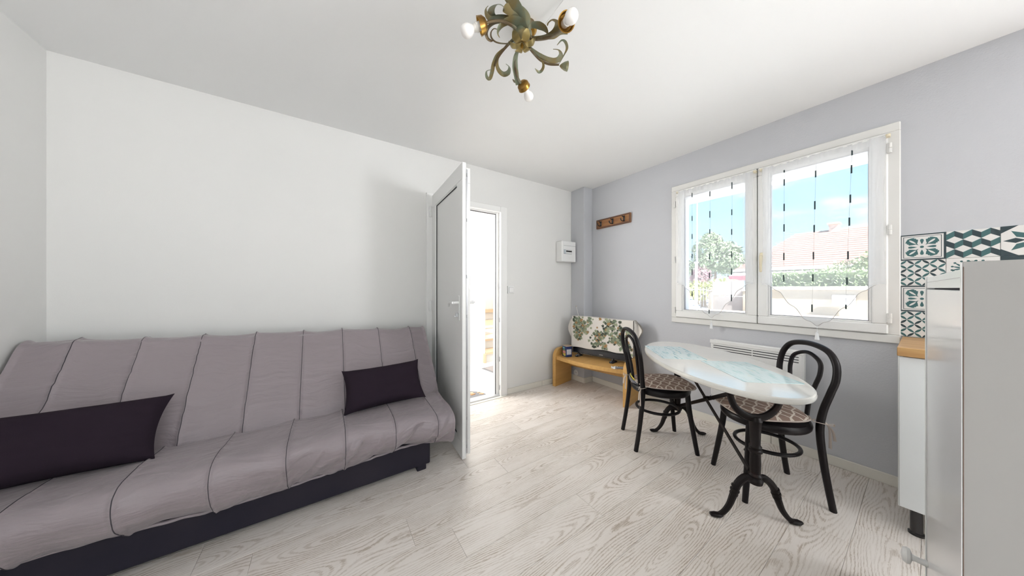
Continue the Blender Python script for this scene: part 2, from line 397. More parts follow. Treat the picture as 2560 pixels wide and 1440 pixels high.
# ================================================================== THE SETTING
# floor of laminate planks
fl = MB().box(XA-.1, XC+.1, YF-.1, YB+.1, -.12, -.012)
floor = single('floor', fl, M['grout'], 'whitewashed oak laminate plank floor', kind='structure', base=(0, 0, 0))
plank_cache = {}
def plank(x0, x1, y0, y1):
    k = (round(x1-x0, 3), round(y1-y0, 3))
    if k not in plank_cache:
        a, b = k[0]/2-.0004, k[1]/2-.0004
        plank_cache[k] = MB().box(-a, a, -b, b, -.012, 0, .0011).mesh('plank', M['floor'], smooth=False)
    o = bpy.data.objects.new('plank', plank_cache[k]); C.objects.link(o); o.parent = floor; o.location = ((x0+x1)/2, (y0+y1)/2, 0)
PW, PL = .19, 1.28
r0 = math.floor((YF - 1.347)/PW)
offs = [.35, -.28, .80, .12, -.52, .57, -.05, -.75]
for i in range(r0, 20):
    y0 = max(1.347 + i*PW, YF); y1 = min(1.347 + (i+1)*PW, YB)
    if y1 - y0 < .004: continue
    x = offs[i % len(offs)]
    while x > XA: x -= PL
    while x < XC:
        a, b = max(x, XA), min(x + PL, XC)
        if b - a > .01: plank(a, b, y0, y1)
        x += PL

def wall(name, axis, p0, p1, a0, a1, z0, z1, holes, m, label):
    """slab between p0 and p1 on the given axis, spanning a0..a1, with rectangular holes (h0,h1,zb,zt)"""
    mb = MB()
    def bx(u0, u1, w0, w1):
        if u1-u0 < 1e-4 or w1-w0 < 1e-4: return
        if axis == 'x': mb.box(p0, p1, u0, u1, w0, w1)
        else: mb.box(u0, u1, p0, p1, w0, w1)
    u = a0
    for (h0, h1, zb, zt) in sorted(holes):
        bx(u, h0, z0, z1); bx(h0, h1, z0, zb); bx(h0, h1, zt, z1); u = h1
    bx(u, a1, z0, z1)
    return single(name, mb, m, label, kind='structure', smooth=False)
wall('wall_left', 'x', XA-.1, XA, YF-.1, YB+.1, 0, ZC, [], M['paint'], 'plain white wall at the end of the sofa')
wall('wall_back', 'y', YB, YB+.1, XA, XC+.28, 0, ZC, [(.80, 1.70, 0, 2.13)], M['paint'], 'long white wall behind the sofa, with the doorway')
wall('wall_right', 'x', XC, XC+.28, YF-.1, YB, 0, ZC, [(.125, 1.40, .925, 2.19), (-2.40, -1.30, 1.0, 2.2)], M['paint_window'], 'pale grey window wall')
wall('wall_front', 'y', YF-.1, YF, XA, XC, 0, ZC, [(-1.15, .45, .0, 2.16)], M['paint'], 'white wall behind the camera with the added glazed doors')
single('wall_pillar', MB().box(2.748, XC, 2.447, YB, 0, ZC, .004), M['paint_window'], 'boxed pipe pillar in the room corner', kind='structure')
single('ceiling', MB().box(XA-.1, XC+.28, YF-.1, YB+.1, ZC, ZC+.1), M['ceiling'], 'plain white ceiling', kind='structure')
# baseboards in pieces
def baseboard(name, segs, label):
    t = thing(name, label, kind='structure')
    for (x0, y0, x1, y1, nx, ny) in segs:
        L = math.hypot(x1-x0, y1-y0); n = max(1, round(L/.62)); th = .012
        for i in range(n):
            a, b = i/n, (i+1)/n; dx, dy = (x1-x0)/L*.0012, (y1-y0)/L*.0012
            xa, ya, xb, yb = x0+(x1-x0)*a+dx, y0+(y1-y0)*a+dy, x0+(x1-x0)*b-dx, y0+(y1-y0)*b-dy
            mb = MB().box(min(xa, xb, xa+nx*th), max(xa, xb, xa+nx*th), min(ya, yb, ya+ny*th), max(ya, yb, ya+ny*th), 0, .066, .003)
            part('skirting_piece', mb, M['baseboard'], t)
baseboard('baseboard_back', [(XA, YB, .79, YB, 0, -1), (1.715, YB, 2.748, YB, 0, -1)], 'cream skirting along the sofa wall')
baseboard('baseboard_pillar', [(2.748, YB, 2.748, 2.435, -1, 0), (2.748, 2.447, XC, 2.447, 0, -1)], 'cream skirting around the corner pillar')
baseboard('baseboard_right', [(XC, 2.435, XC, .095, -1, 0)], 'cream skirting under the window')
baseboard('baseboard_left', [(XA, YB-.012, XA, YF, 1, 0)], 'cream skirting along the left wall')

# ---- window 1 : two sashes in a wide casing
w1 = thing('window_1', 'white two-sash window with wide casing above the radiator', kind='structure', loc=(XC, .76, .88))
Y0, Y1, Z0, Z1 = .090, 1.433, .880, 2.233
def ring(mb, y0, y1, z0, z1, w, x0, x1, b=.004):
    mb.box(x0, x1, y0, y1, z0, z0+w, b); mb.box(x0, x1, y0, y1, z1-w, z1, b)
    mb.box(x0, x1, y0, y0+w, z0+w-.001, z1-w+.001, b); mb.box(x0, x1, y1-w, y1, z0+w-.001, z1-w+.001, b); return mb
part('casing', ring(MB(), Y0, Y1, Z0, Z1, .052, 2.888, 2.912), M['pvc_warm'], w1, True)
fr = ring(MB(), .125, 1.40, .925, 2.19, .03, 2.908, 2.965); part('frame', fr, M['pvc'], w1, True)
for nm, (a, b) in (('left', (.7625, 1.388)), ('right', (.135, .7575))):
    s_ = part('sash', ring(MB(), a, b, .935, 2.178, .062, 2.874, 2.93, .006), M['pvc'], w1, True)
    part('glazing_bead', ring(MB(), a+.060, b-.060, .995, 2.118, .014, 2.882, 2.925, .004), M['white'], s_, True)
    part('gasket', ring(MB(), a+.073, b-.073, 1.008, 2.105, .004, 2.886, 2.92, 0), M['grey_plastic'], s_, True)
    part('pane', MB().box(2.899, 2.903, a+.075, b-.075, 1.010, 2.103), M['glass'], s_, True, smooth=False)
part('gap_seal', MB().box(2.90, 2.92, .7575, .7625, .94, 2.17), M['gasket'], w1, True)
for (y, z) in ((.128, 2.079), (.128, 1.577), (.128, 1.035), (1.394, 2.047), (1.394, 1.50), (1.394, 1.001)):
    hb = MB()
    for k in (-1, 1): hb.lathe([(.0, -.030), (.0085, -.030), (.0085, -.001), (.0, -.001)], 12, Matrix.Translation((2.872, y, z + (k*.0155)+.0155)))
    hb.box(2.868, 2.885, y-.003, y+.012, z-.028, z+.030, .002)
    part('hinge', hb, M['pvc_warm'], w1, True)
hd = MB().box(2.862, 2.876, .716, .742, 1.43, 1.50, .004); hd.box(2.838, 2.864, .722, .736, 1.462, 1.478, .004); hd.box(2.834, 2.846, .720, .738, 1.345, 1.480, .005)
part('window_handle', hd, M['cream_metal'], w1, True)
part('outer_sill', MB().box(2.965, 3.23, .10, 1.42, .90, .925, .003), M['baseboard'], w1, True)
part('shutter_box', MB().box(3.06, 3.185, .125, 1.40, 2.10, 2.19, .003), M['pvc'], w1, True)

# ---- window 2 : unseen glazed doors, added behind the camera for their daylight
w2 = thing('added_window_2', 'white glazed double doors added unseen behind the camera for daylight', kind='structure', loc=(-.35, YF, 0))
def ringx(mb, x0, x1, z0, z1, w, y0, y1, b=.004):
    mb.box(x0, x1, y0, y1, z0, z0+w, b); mb.box(x0, x1, y0, y1, z1-w, z1, b)
    mb.box(x0, x0+w, y0, y1, z0+w-.001, z1-w+.001, b); mb.box(x1-w, x1, y0, y1, z0+w-.001, z1-w+.001, b); return mb
part('frame', ringx(MB(), -1.15, .45, 0, 2.16, .05, -2.69, -2.62), M['pvc'], w2, True)
for a, b in ((-1.10, -.352), (-.348, .40)):
    s_ = part('sash', ringx(MB(), a, b, .05, 2.11, .08, -2.675, -2.635), M['pvc'], w2, True)
    part('pane', MB().box(a+.08, b-.08, -2.658, -2.654, .13, 2.03), M['glass'], s_, True, smooth=False)

# ---- window 4 : unseen kitchen window, added to light the left wall
w4 = thing('added_window_4', 'white kitchen window added out of view for daylight', kind='structure', loc=(XC, -1.85, 1.0))
part('frame', ring(MB(), -2.40, -1.30, 1.0, 2.2, .05, 2.93, 3.0), M['pvc'], w4, True)
part('pane', MB().box(2.96, 2.964, -2.35, -1.35, 1.05, 2.15), M['glass'], w4, True, smooth=False)

# ---- door 1 : frame, open leaf, threshold
d1 = thing('door_1', 'open white PVC door with its frame', kind='structure', loc=(1.25, YB, 0))
jl = MB().box(.796, .862, 2.655, 2.779, 0, 2.136, .004); part('jamb', jl, M['pvc'], d1, True)
jr = MB().box(1.625, 1.712, 2.655, 2.6995, 0, 2.136, .004); jr.box(1.595, 1.699, 2.7005, 2.779, 0, 2.1285, .004)
jr = part('jamb', jr, M['pvc'], d1, True)
for z in (.10, .42, .86, 1.24, 1.60, 1.98): part('strike_plate', MB().box(1.619, 1.6265, 2.672, 2.684, z-.026, z+.026, .001), M['steel'], jr, True)
part('door_seal', MB().box(1.589, 1.596, 2.712, 2.724, .02, 2.06), M['gasket'], jr, True)
hd_ = part('head', MB().box(.863, 1.624, 2.656, 2.6995, 2.07, 2.134, .004).box(.863, 1.594, 2.7005, 2.779, 2.055, 2.129, .004), M['pvc'], d1, True)
part('door_seal', MB().box(.86, 1.60, 2.712, 2.724, 2.049, 2.056), M['gasket'], hd_, True)
part('threshold', MB().box(.862, 1.63, 2.672, 2.775, -.002, .018, .004), M['alu'], d1, True)
part('threshold_trim', MB().box(.862, 1.70, 2.635, 2.674, -.002, .006, .002), M['baseboard'], d1, True)
HX, HY = .846, 2.652; ddir = Vector((-.0525, -.835, 0)).normalized(); dn = Vector((-ddir.y, ddir.x, 0))   # dn points to +X
LW = .838
ML = Matrix.Translation((HX, HY, 0)) @ Matrix((ddir, dn, Vector((0, 0, 1)))).transposed().to_4x4()
def leaf_ring(mb, a0, a1, z0, z1, w, t0, t1, b):
    for q in ((a0, a1, z0, z0+w), (a0, a1, z1-w, z1)): mb.box(q[0], q[1], t0, t1, q[2], q[3], b, ML)
    for q in ((a0, a0+w), (a1-w, a1)): mb.box(q[0], q[1], t0, t1, z0+w-.001, z1-w+.001, b, ML)
    return mb
lf = leaf_ring(MB(), 0, LW, .012, 2.108, .118, 0, .030, .003); leaf_ring(lf, .01, LW-.004, .036, 2.075, .11, .030, .062, .003)
leaf = part('leaf', lf, M['pvc'], d1, True)
part('panel', MB().box(.115, LW-.115, .016, .046, .12, 1.99, 0, ML), M['pvc'], leaf, True)
part('panel_bead', leaf_ring(MB(), .108, LW-.108, .122, 1.998, .016, .004, .018, .004), M['pvc'], leaf, True)
part('panel_gasket', leaf_ring(MB(), .123, LW-.123, .137, 1.983, .004, .008, .0165, 0), M['gasket'], leaf, True)
part('espagnolette_strip', MB().box(LW-.002, LW+.002, .030, .040, .05, 2.06, 0, ML), M['steel'], leaf, True)
for z in (.10, .30, .66, 1.02, 1.30, 1.70, 2.02): part('locking_cam', MB().box(LW, LW+.007, .031, .039, z-.012, z+.012, .002, ML), M['steel'], leaf, True)
for sd, t0 in ((-1, -.008), (1, .062)):
    pl = part('handle_plate', MB().box(LW-.075, LW-.042, t0, t0+.008, .985, 1.165, .004, ML), M['white'], leaf, True)
    hb = MB().sweep([ML @ Vector((LW-.058, t0+.004+sd*k, z)) for k, z in ((0, 1.115), (.03, 1.115), (.042, 1.114))], .010, n=10)
    hb.sweep([ML @ Vector(q) for q in crom([(LW-.055, t0+.004+sd*.044, 1.115), (LW-.09, t0+.004+sd*.047, 1.118), (LW-.14, t0+.004+sd*.046, 1.108), (LW-.175, t0+.004+sd*.040, 1.085)], 5)], [.011, .011, .0095, .008], .0085, n=10)
    part('lever', hb, M['white'], pl, True)
    part('lock_cylinder', MB().lathe([(0, 0), (.0085, 0), (.0085, .008), (0, .008)], 14, ML @ Matrix.Translation((LW-.058, t0+.004+sd*.001, 1.035)) @ Matrix.Rotation(sd*-PI/2, 4, 'X')), M['steel'], pl, True)
kb = MB().box(LW-.062, LW-.055, -.030, -.010, 1.012, 1.040, .002, ML).lathe([(0, -.002), (.012, -.002), (.012, .002), (0, .002)], 12, ML @ Matrix.Translation((LW-.058, -.034, 1.018)))
part('key', kb, M['steel'], leaf, True)
for z in (.22, 1.05, 1.95):
    part('hinge', MB().lathe([(0, -.05), (.011, -.05), (.011, -.002), (.0085, 0), (.011, .002), (.011, .05), (0, .05)], 12, Matrix.Translation((.826, 2.640, z))).box(.815, .85, 2.638, 2.66, z-.045, z+.045, .003), M['white'], d1, True)

# ================================================================== HALL BEHIND THE DOOR
HXL, HXR, HYB, HYE = .25, 3.30, 4.02, 5.6
single('floor_hall', MB().box(HXL-.1, HXR+.1, 2.70, HYE+.1, -.12, -.012), M['grout'], 'hall floor of large white tiles', kind='structure', base=(0, 0, 0))
hf = bpy.data.objects['floor_hall']; tmesh = MB().box(-.2235, .2235, -.2235, .2235, -.012, 0, .0015).mesh('tile', M['hall_tile'], smooth=False)
for i in range(7):
    for j in range(3):
        o = bpy.data.objects.new('tile', tmesh); C.objects.link(o); o.parent = hf; o.location = (.25+.225+i*.45, 2.79+.225+j*.45, 0)
wall('wall_hall_left', 'x', HXL-.1, HXL, YB+.1, HYB, 0, 2.7, [(3.05, 4.0, 1.1, 2.4)], M['paint'], 'white hall wall with the added window')
wall('wall_hall_back', 'y', HYB, HYB+.1, HXL-.1, 2.16, 0, 2.7, [], M['paint'], 'white hall wall beside the stairs')
wall('wall_hall_stairwell', 'x', 2.06, 2.16, HYB+.1, HYE, 0, 2.7, [], M['paint'], 'white wall along the stairs')
wall('wall_hall_right', 'x', HXR, HXR+.1, YB+.1, HYE, 0, 2.7, [], M['paint'], 'white hall wall on the right')
wall('wall_hall_end', 'y', HYE, HYE+.1, 2.06, HXR+.1, 0, 2.7, [], M['paint'], 'white wall above the winding stairs')
single('ceiling_hall', MB().box(HXL-.1, HXR+.1, YB+.1, HYE+.1, 2.7, 2.8), M['ceiling'], 'white hall ceiling', kind='structure')
w3 = thing('added_window_3', 'small white hall window added out of view for daylight', kind='structure', loc=(HXL, 3.52, 1.1))  # unseen window added to go with the hall lamp
part('frame', ring(MB(), 3.05, 4.0, 1.1, 2.4, .05, .18, .24), M['pvc'], w3, True); part('pane', MB().box(.20, .204, 3.1, 3.95, 1.15, 2.35), M['glass'], w3, True, smooth=False)
st = thing('staircase', 'winding staircase with pale ash treads in the hall', kind='structure', loc=(2.7, 4.05, 0))
def step(poly, z0, z1):
    f = lambda u, v, h: Vector((u, v, h)); part('riser', MB().prism(poly, z0, z1-.035, f), M['paint'], st, True, smooth=False)
    n = len(poly); c = Vector((sum(p[0] for p in poly)/n, sum(p[1] for p in poly)/n))
    big = [(poly[0][0], poly[0][1]-.03), (poly[1][0], poly[1][1]-.03)] + poly[2:]
    part('tread', MB().prism(big, z1-.035, z1, f), M['ash'], st, True, smooth=False)
step([(2.165, 4.03), (3.29, 4.03), (3.29, 5.58), (2.165, 5.58)], 0, .165)
step([(2.165, 4.30), (3.29, 4.30), (3.29, 5.58), (2.165, 5.58)], .165, .33)
step([(2.165, 4.62), (3.29, 4.86), (3.29, 5.58), (2.165, 5.58)], .33, .495)
step([(2.165, 4.98), (2.95, 5.58), (2.165, 5.58)], .495, .66)
part('stringer', MB().box(2.125, 2.165, 3.985, 4.05, 0, .15, .003), M['ash'], st, True)
part('skirting_piece', MB().box(2.165, 3.29, 5.565, 5.58, .66, .74, .003), M['ash'], st, True)
dm = thing('doormat', 'grey doormat at the foot of the hall stairs', 'doormat', (2.28, 3.56, 0), R(8))
part('pile', MB().box(-.27, .27, -.20, .20, .001, .012, .004), M['mat_grey'], dm)
part('border', MB().box(-.30, .30, -.23, .23, 0, .006, .002), M['mat_edge'], dm)
pm = thing('pebble_mat', 'half-round mat with orange pebbles beside the threshold', 'doormat', (1.16, 2.80, 0))
hp = [(-.36, 0), (.36, 0)] + [(.36*math.cos(a), .26*math.sin(a)) for a in [PI*k/16 for k in range(1, 16)]]
part('backing', MB().prism(hp, 0, .006, lambda u, v, h: Vector((u, v, h))), M['mat_edge'], pm)
for k in range(46):
    while True:
        x, y = random.uniform(-.34, .34), random.uniform(.015, .24)
        if (x/.34)**2 + (y/.245)**2 < 1: break
    r = random.uniform(.018, .03)
    part('pebble', MB().lathe([(0, .004), (r, .006), (r*.8, .012), (0, .015)], 8, Matrix.Translation((x, y, 0)) @ Matrix.Diagonal((1, random.uniform(.6, 1), 1, 1))), M['pebble'], pm)

# ================================================================== SOFA
sofa = thing('sofa_bed', 'reclining sofa bed in a taupe quilted cover against the white wall', 'sofa', (-.28, 2.2, 0))
def end_curve(pts2, x): return pts2
def smoothstep(a, b, x): t = min(1, max(0, (x-a)/(b-a))); return t*t*(3-2*t)
def nz2(x, y, z=0): return noise.noise(Vector((x, y, z)))
def cover(prof, x0, x1, seams, shape, wr, nu=340, sub=9):
    ring_ = crom([(p[0], p[1], 0) for p in prof], sub, closed=True); n = len(ring_)
    L = [0]
    for i in range(1, n): L.append(L[-1] + (ring_[i]-ring_[i-1]).length)
    nor = []
    for i in range(n):
        d = ring_[(i+1) % n] - ring_[i-1]; nor.append(Vector((-d.y, d.x)).normalized())
    mb = MB(); vs = []
    for a in range(nu+1):
        x = lerp(x0, x1, a/nu); ds = min(abs(x-s_) for s_ in seams)
        e_ = min(x-x0, x1-x); rnd = -.012*(1-smoothstep(0, .018, e_))
        for i in range(n):
            y, z = ring_[i].x, ring_[i].y; y, z = shape(x, y, z)
            h = -.0085*math.exp(-(ds/.008)**2) + .006*smoothstep(0, .10, ds) + wr(x, L[i], ds, z) + rnd
            vs.append(Vector((x, y + nor[i].x*h, z + nor[i].y*h)))
    fs = []
    for a in range(nu):
        for i in range(n): fs.append([a*n+i, a*n+(i+1) % n, (a+1)*n+(i+1) % n, (a+1)*n+i])
    fs.append(list(range(n))); fs.append([nu*n+i for i in range(n)][::-1])
    mb.add(vs, fs); return mb, ring_, nor
seams_seat = [-1.19, -.937, -.676, -.42, -.161, .085, .336, .587]
seams_back = [-1.09, -.862, -.633, -.39, -.137, .101, .35, .60]
# profiles run clockwise seen from +X so that the outward side is to the left
seat_prof = [(1.845, .195), (1.785, .235), (1.735, .30), (1.715, .37), (1.738, .422), (1.80, .440), (1.95, .436), (2.08, .424), (2.16, .412), (2.20, .37), (2.16, .30), (2.0, .265), (1.90, .245)][::-1]
back_prof = [(2.125, .40), (2.155, .47), (2.235, .585), (2.34, .725), (2.445, .865), (2.485, .905), (2.53, .915), (2.565, .895), (2.56, .84), (2.46, .66), (2.33, .47), (2.24, .375), (2.17, .362)][::-1]
def seat_shape(x, y, z):
    k = smoothstep(2.1, 1.75, y)
    z -= k*.05*smoothstep(.35, .72, x); z += .012*math.sin(x*5.0)*k*smoothstep(.30, .2, z)
    z += k*smoothstep(.30, .18, z)*(.02*smoothstep(-.3, -.9, x) + .03*smoothstep(.2, .6, x))
    return y, z
def back_shape(x, y, z):
    k = (z-.4)/.5; z += k*lerp(.035, -.045, (x-XA)/2.0); return y + .012*k*math.sin(x*1.7), z
def seat_wr(x, l, ds, z):
    front = smoothstep(.43, .36, z)
    h = .010*nz2(x*4, l*5, 1) + .015*nz2(x*9+l*7, l*3-x*4, 4)*(.3+.9*front)
    h += .028*front*max(0, nz2(x*16+l*9, l*4+x*6, 9))*smoothstep(-.7, .1, x) + .011*front*nz2(x*30+l*14, l*6, 12)*smoothstep(-.5, .3, x)
    return h + .0022*nz2(x*6, l*45, 2)*math.exp(-ds/.04)
def back_wr(x, l, ds, z):
    h = .009*nz2(x*3, l*4, 11) + .010*nz2(x*3.5+l*2, l*17, 14)*(.35 + math.exp(-ds/.07))
    return h + .006*nz2(x*5, l*42, 17)*math.exp(-ds/.035)
smb, sring, snor = cover(seat_prof, -1.255, .705, seams_seat, seat_shape, seat_wr)
seat = part('seat_mattress', smb, M['sofa'], sofa, True, ang=60)
bmb, bring, bnor = cover(back_prof, -1.25, .725, seams_back, back_shape, back_wr)
back = part('backrest_mattress', bmb, M['sofa'], sofa, True, ang=60)
def seam(x, ring_, nor, shape, wr, parent, key):
    pts = []; Ls = [0]
    for i in range(1, len(ring_)): Ls.append(Ls[-1] + (ring_[i]-ring_[i-1]).length)
    for i, p in enumerate(ring_):
        if key(p):
            y, z = shape(x, p.x, p.y); h = -.0085 + wr(x, Ls[i], 0, z) + .0012; pts.append(Vector((x, y + nor[i].x*h, z + nor[i].y*h)))
    part('seam', MB().sweep(pts, .0017, n=6), M['seam'], parent, True)
for x in seams_seat:
    if x > -1.15: seam(x, sring, snor, seat_shape, seat_wr, seat, lambda p: (p.y > .40 and p.x < 2.13) or (p.x < 1.86 and p.y > .19))
for x in seams_back: seam(x, bring, bnor, back_shape, back_wr, back, lambda p: (p.y > .40 and p.x < 2.46 and p.y > (p.x-2.2)*1.25+.42) or p.y > .895)
hm = []
for a in range(120):
    x = lerp(-1.24, .69, a/119); y, z = seat_shape(x, 1.848, .193); hm.append((x, y + .004*nz2(x*25, 3), z + .005*nz2(x*18, 5)))
part('hem', MB().sweep(hm, .0075, n=8), M['sofa'], seat, True)
part('base', MB().box(-1.25, .585, 1.872, 2.50, .035, .285, .006), M['sofa_base'], sofa, True)
for x, y in ((.53, 1.90), (.53, 2.42), (-1.2, 1.90), (-1.2, 2.42)): part('foot', MB().box(x-.03, x+.03, y-.022, y+.03, 0, .04, .004), M['sofa_base'], sofa, True)

def pillow(w, h, t, seed, n=36):
    mb = MB()
    def P(sgn):
        def f(a, b):
            u, v = 2*a-1, 2*b-1
            x = w/2*u*(1 - .085*(1-v*v)**1.0 * abs(u)**3); z = h/2*v*(1 - .15*(1-u*u)**.8 * abs(v)**3)
            th = t/2*((1-u**4)*(1-v**4))**.55*(1-.25*u*u*v*v)
            th += .006*nz2(u*3+seed, v*3, sgn)*(1-abs(u*v)) * (1-u**8)*(1-v**8)
            th += .005*nz2(u*2+seed, v*11, 3+sgn)*smoothstep(.55, .9, abs(u))*(1-u**8)*(1-v**8)
            return Vector((x, sgn*th, z))
        return f
    mb.grid(P(1), n, n); mb.grid(P(-1), n, n, True); return mb
def place_pillow(name, label, w, h, t, center, rot, seed):
    o = single(name, pillow(w, h, t, seed), M['pillow'], label, 'cushion', group='dark cushions on the sofa', ang=80)
    o.location = center; o.rotation_euler = rot
    return o
place_pillow('throw_pillow', 'smaller dark aubergine pillow at the door end of the sofa', .50, .30, .125, (.335, 2.075, .556), (R(-40), R(-1.5), R(-1)), 1)
place_pillow('throw_pillow', 'long dark aubergine pillow at the left end of the sofa', .61, .32, .16, (-.962, 2.07, .556), (R(-41), R(1.5), R(2.5)), 5)

# ================================================================== BENCH, TELEVISION AND SMALL THINGS IN THE CORNER
BO = (2.352, 2.578, 0); BR = math.atan2(-.9797, .2004)
bench = thing('tv_bench', 'low beech bench with rounded side panels in the corner', 'bench', BO, BR)
prof = [(0, 0), (.355, 0), (.355, .465), (.11, .465)] + [(.11-.11*math.sin(a), .355+.11*math.cos(a)) for a in [PI/2*k/8 for k in range(1, 9)]]
for u0, u1 in ((-.022, .022), (.862, .905)): part('side_panel', MB().prism(prof, u0, u1, lambda y, z, u: Vector((u, y, z))), M['beech'], bench, ang=40)
bow = [(lerp(.022, .862, k/16), .018 - .062*math.sin(PI*k/16)) for k in range(17)]
part('shelf', MB().prism(bow + [(.862, .345), (.022, .345)], .332, .376, lambda x, y, z: Vector((x, y, z))), M['beech'], bench, ang=40)
part('back_rail', MB().box(.022, .862, .318, .34, .20, .332, .002), M['beech'], bench)
tv = thing('television', 'flat black television half hidden under an ivy-print cloth', 'television', BO, BR)
tv.location = Vector(BO) + Matrix.Rotation(BR, 3, 'Z') @ Vector((.515, .22, .376))
def sh(mb): mb.v = [p - Vector((.515, .22, .376)) for p in mb.v]; return mb
bz = MB(); tvb = [(.145, .425), (.885, .425), (.885, .862), (.145, .862)]
bz.box(.145, .885, .198, .225, .425, .862, .004); part('body', sh(bz), M['tv'], tv)
part('screen', sh(MB().box(.158, .872, .1965, .199, .482, .85)), M['screen'], tv)
part('rear_shell', sh(MB().box(.24, .79, .225, .27, .47, .80, .012)), M['tv'], tv)
for u in (.22, .66): part('foot', sh(MB().sweep([(u, .215, .43), (u-.005, .205, .40), (u-.02, .17, .382)], .008, n=8).sweep([(u, .215, .43), (u+.005, .225, .40), (u+.02, .262, .382)], .008, n=8).box(u-.02, u+.02, .155, .275, .376, .384, .003)), M['tv'], tv)
part('badge', sh(MB().box(.50, .545, .1965, .1985, .440, .444)), M['steel'], tv)
# cloth over the television
cl = thing('ivy_cloth', 'cream cloth with green ivy print draped over the television', 'cloth', tv.location, BR)
cm = mat('cream_cotton', (.74, .70, .65), .85, bump=(800, .1, .001))
def front_y(a, b): return .190 - .006*math.sin(a*9+1)*b - .010*b*b - .004*nz2(a*6, b*4, 2)
def zb(a): return .487 + .028*a + .006*math.sin(a*14) - .05*smoothstep(.93, 1.0, a)
def cfront(a, b): return Vector((lerp(.138, .893, a), front_y(a, b), lerp(.868 + .004*math.sin(a*6), zb(a), b)))
cmb = MB().grid(cfront, 60, 24)
cmb.grid(lambda a, b: Vector((lerp(.138, .893, a), lerp(front_y(a, 0), .275, b), .868 + .004*math.sin(a*6) + .003*math.sin(PI*b))), 60, 6, True)
cmb.grid(lambda a, b: Vector((lerp(.138, .893, a), .275 + .01*b, lerp(.868 + .004*math.sin(a*6), .60, b))), 60, 6, True)
def ear(sd, pts):
    for (y0, y1) in ((front_y(.5, 0), .235), (.235, .275)):
        cmb.grid(lambda a, b: Vector((interp1(pts[0], b)*a + (.138 if sd < 0 else .893)*(1-a), lerp(y0, y1, .5+.45*math.sin(PI*a*.9)), interp1(pts[1], b)*a + interp1(pts[2], b)*(1-a))), 8, 16)
def interp1(v, t): f = t*(len(v)-1); k = min(int(f), len(v)-2); return lerp(v[k], v[k+1], f-k)
ear(-1, [[.130, .085, .062, .066, .095, .130], [.865, .80, .73, .68, .62, .55], [.868, .81, .75, .69, .62, .55]])
ear(1, [[.900, .945, .972, .965, .930, .905], [.862, .82, .772, .74, .68, .56], [.866, .81, .75, .69, .62, .54]])
part('cloth', sh(cmb), cm, cl, ang=80)
ivy = [mat('ivy_%s' % k, c, .85) for k, c in (('grey_green', (.17, .21, .14)), ('dark', (.06, .075, .055)), ('pale', (.30, .33, .22)), ('russet', (.36, .21, .09)))]
leaf5 = [(0, -.5), (.18, -.28), (.5, -.35), (.36, -.02), (.52, .22), (.2, .2), (0, .62), (-.2, .2), (-.52, .22), (-.36, -.02), (-.5, -.35), (-.18, -.28)]
im = MB(); random.seed(21)
clusters = [(.09, .10, .085), (.20, .22, .08), (.62, .08, .09), (.72, .22, .10), (.48, .55, .08), (.42, .72, .08), (.80, .55, .06), (.60, .40, .07), (.86, .75, .06), (.30, .10, .07), (.14, .62, .05), (.93, .35, .05), (.10, .40, .07), (.70, .62, .05), (.56, .9, .05), (.24, .45, .05), (.97, .85, .05)]
for ci, (ca, cb, cs) in enumerate(clusters):
    for k in range(int(330*cs)+8):
        a = random.gauss(ca, cs*.62); b = random.gauss(cb, cs*1.35)
        if not (.01 < a < .99 and .02 < b < .96): continue
        s_ = random.uniform(.022, .042); th = random.uniform(0, 2*PI); p = cfront(a, b)
        im.cur = random.choice([0, 0, 0, 1, 1, 2, 2, 3])
        im.poly([Vector((p.x + s_*(x*math.cos(th)-y*math.sin(th)), 0, p.z + s_*(x*math.sin(th)+y*math.cos(th)))) for x, y in leaf5])
for p in im.v:
    a = (p.x-.138)/.755; zt = .868; b = (zt-p.z)/max(.05, zt-zb(min(1, max(0, a)))); p.y = front_y(a, b) - .0012
n_ = len(im.v)//12
for i in range(n_):
    for p in im.v[i*12:(i+1)*12]: p.y -= .00002*(i % 40)
part('ivy_print', sh(im), ivy, cl, smooth=False, kind='stuff')
random.seed(9)
# blue tin
tin = thing('tin_box', 'small blue printed tin beside the covered television', 'tin', Vector(BO) + Matrix.Rotation(BR, 3, 'Z') @ Vector((.125, .10, .376)), BR + R(-24))
blue = mat('blue_tin', (.022, .045, .16), .3, metal=.2); red = mat('red_label', (.55, .04, .04), .4); green = mat('green_label', (.18, .38, .12), .4); yel = mat('yellow_label', (.65, .55, .12), .4); lid = mat('tin_lid', (.45, .36, .27), .45)
part('body', MB().box(-.045, .045, -.042, .042, 0, .128, .004), blue, tin); part('lid', MB().box(-.046, .046, -.043, .043, .128, .137, .003), lid, tin)
def ell(cx, cz, rx, rz, n=18): return [(cx+rx*math.cos(2*PI*k/n), cz+rz*math.sin(2*PI*k/n)) for k in range(n)]
fy = lambda u, v, h_: Vector((u, -.042-h_, v))
part('label', MB().prism(ell(0, .05, .034, .042), .0002, .0006, fy), green, tin); part('label', MB().prism(ell(.004, .03, .030, .02), .0006, .001, fy), yel, tin)
part('label', MB().prism([(-.030, .042), (.030, .044), (.030, .076), (-.030, .074)], .001, .0016, fy), red, tin)
for x in (-.02, -.002, .016): part('lettering', MB().prism([(x, .050), (x+.004, .050), (x+.012, .068), (x+.008, .068)], .0016, .0022, fy).prism([(x+.008, .050), (x+.012, .050), (x+.004, .068), (x, .068)], .0016, .0024, fy), M['white'], tin)
part('label', MB().prism(ell(-.01, .108, .022, .012), .0002, .0008, fy), mat('cyan_label', (.15, .42, .50), .4), tin)
part('label', MB().prism([(-.036, .03), (.030, .03), (.030, .095), (-.036, .095)], .0003, .0008, lambda u, v, h_: Vector((.045+h_, u, v))), mat('pale_label', (.55, .56, .60), .5), tin)
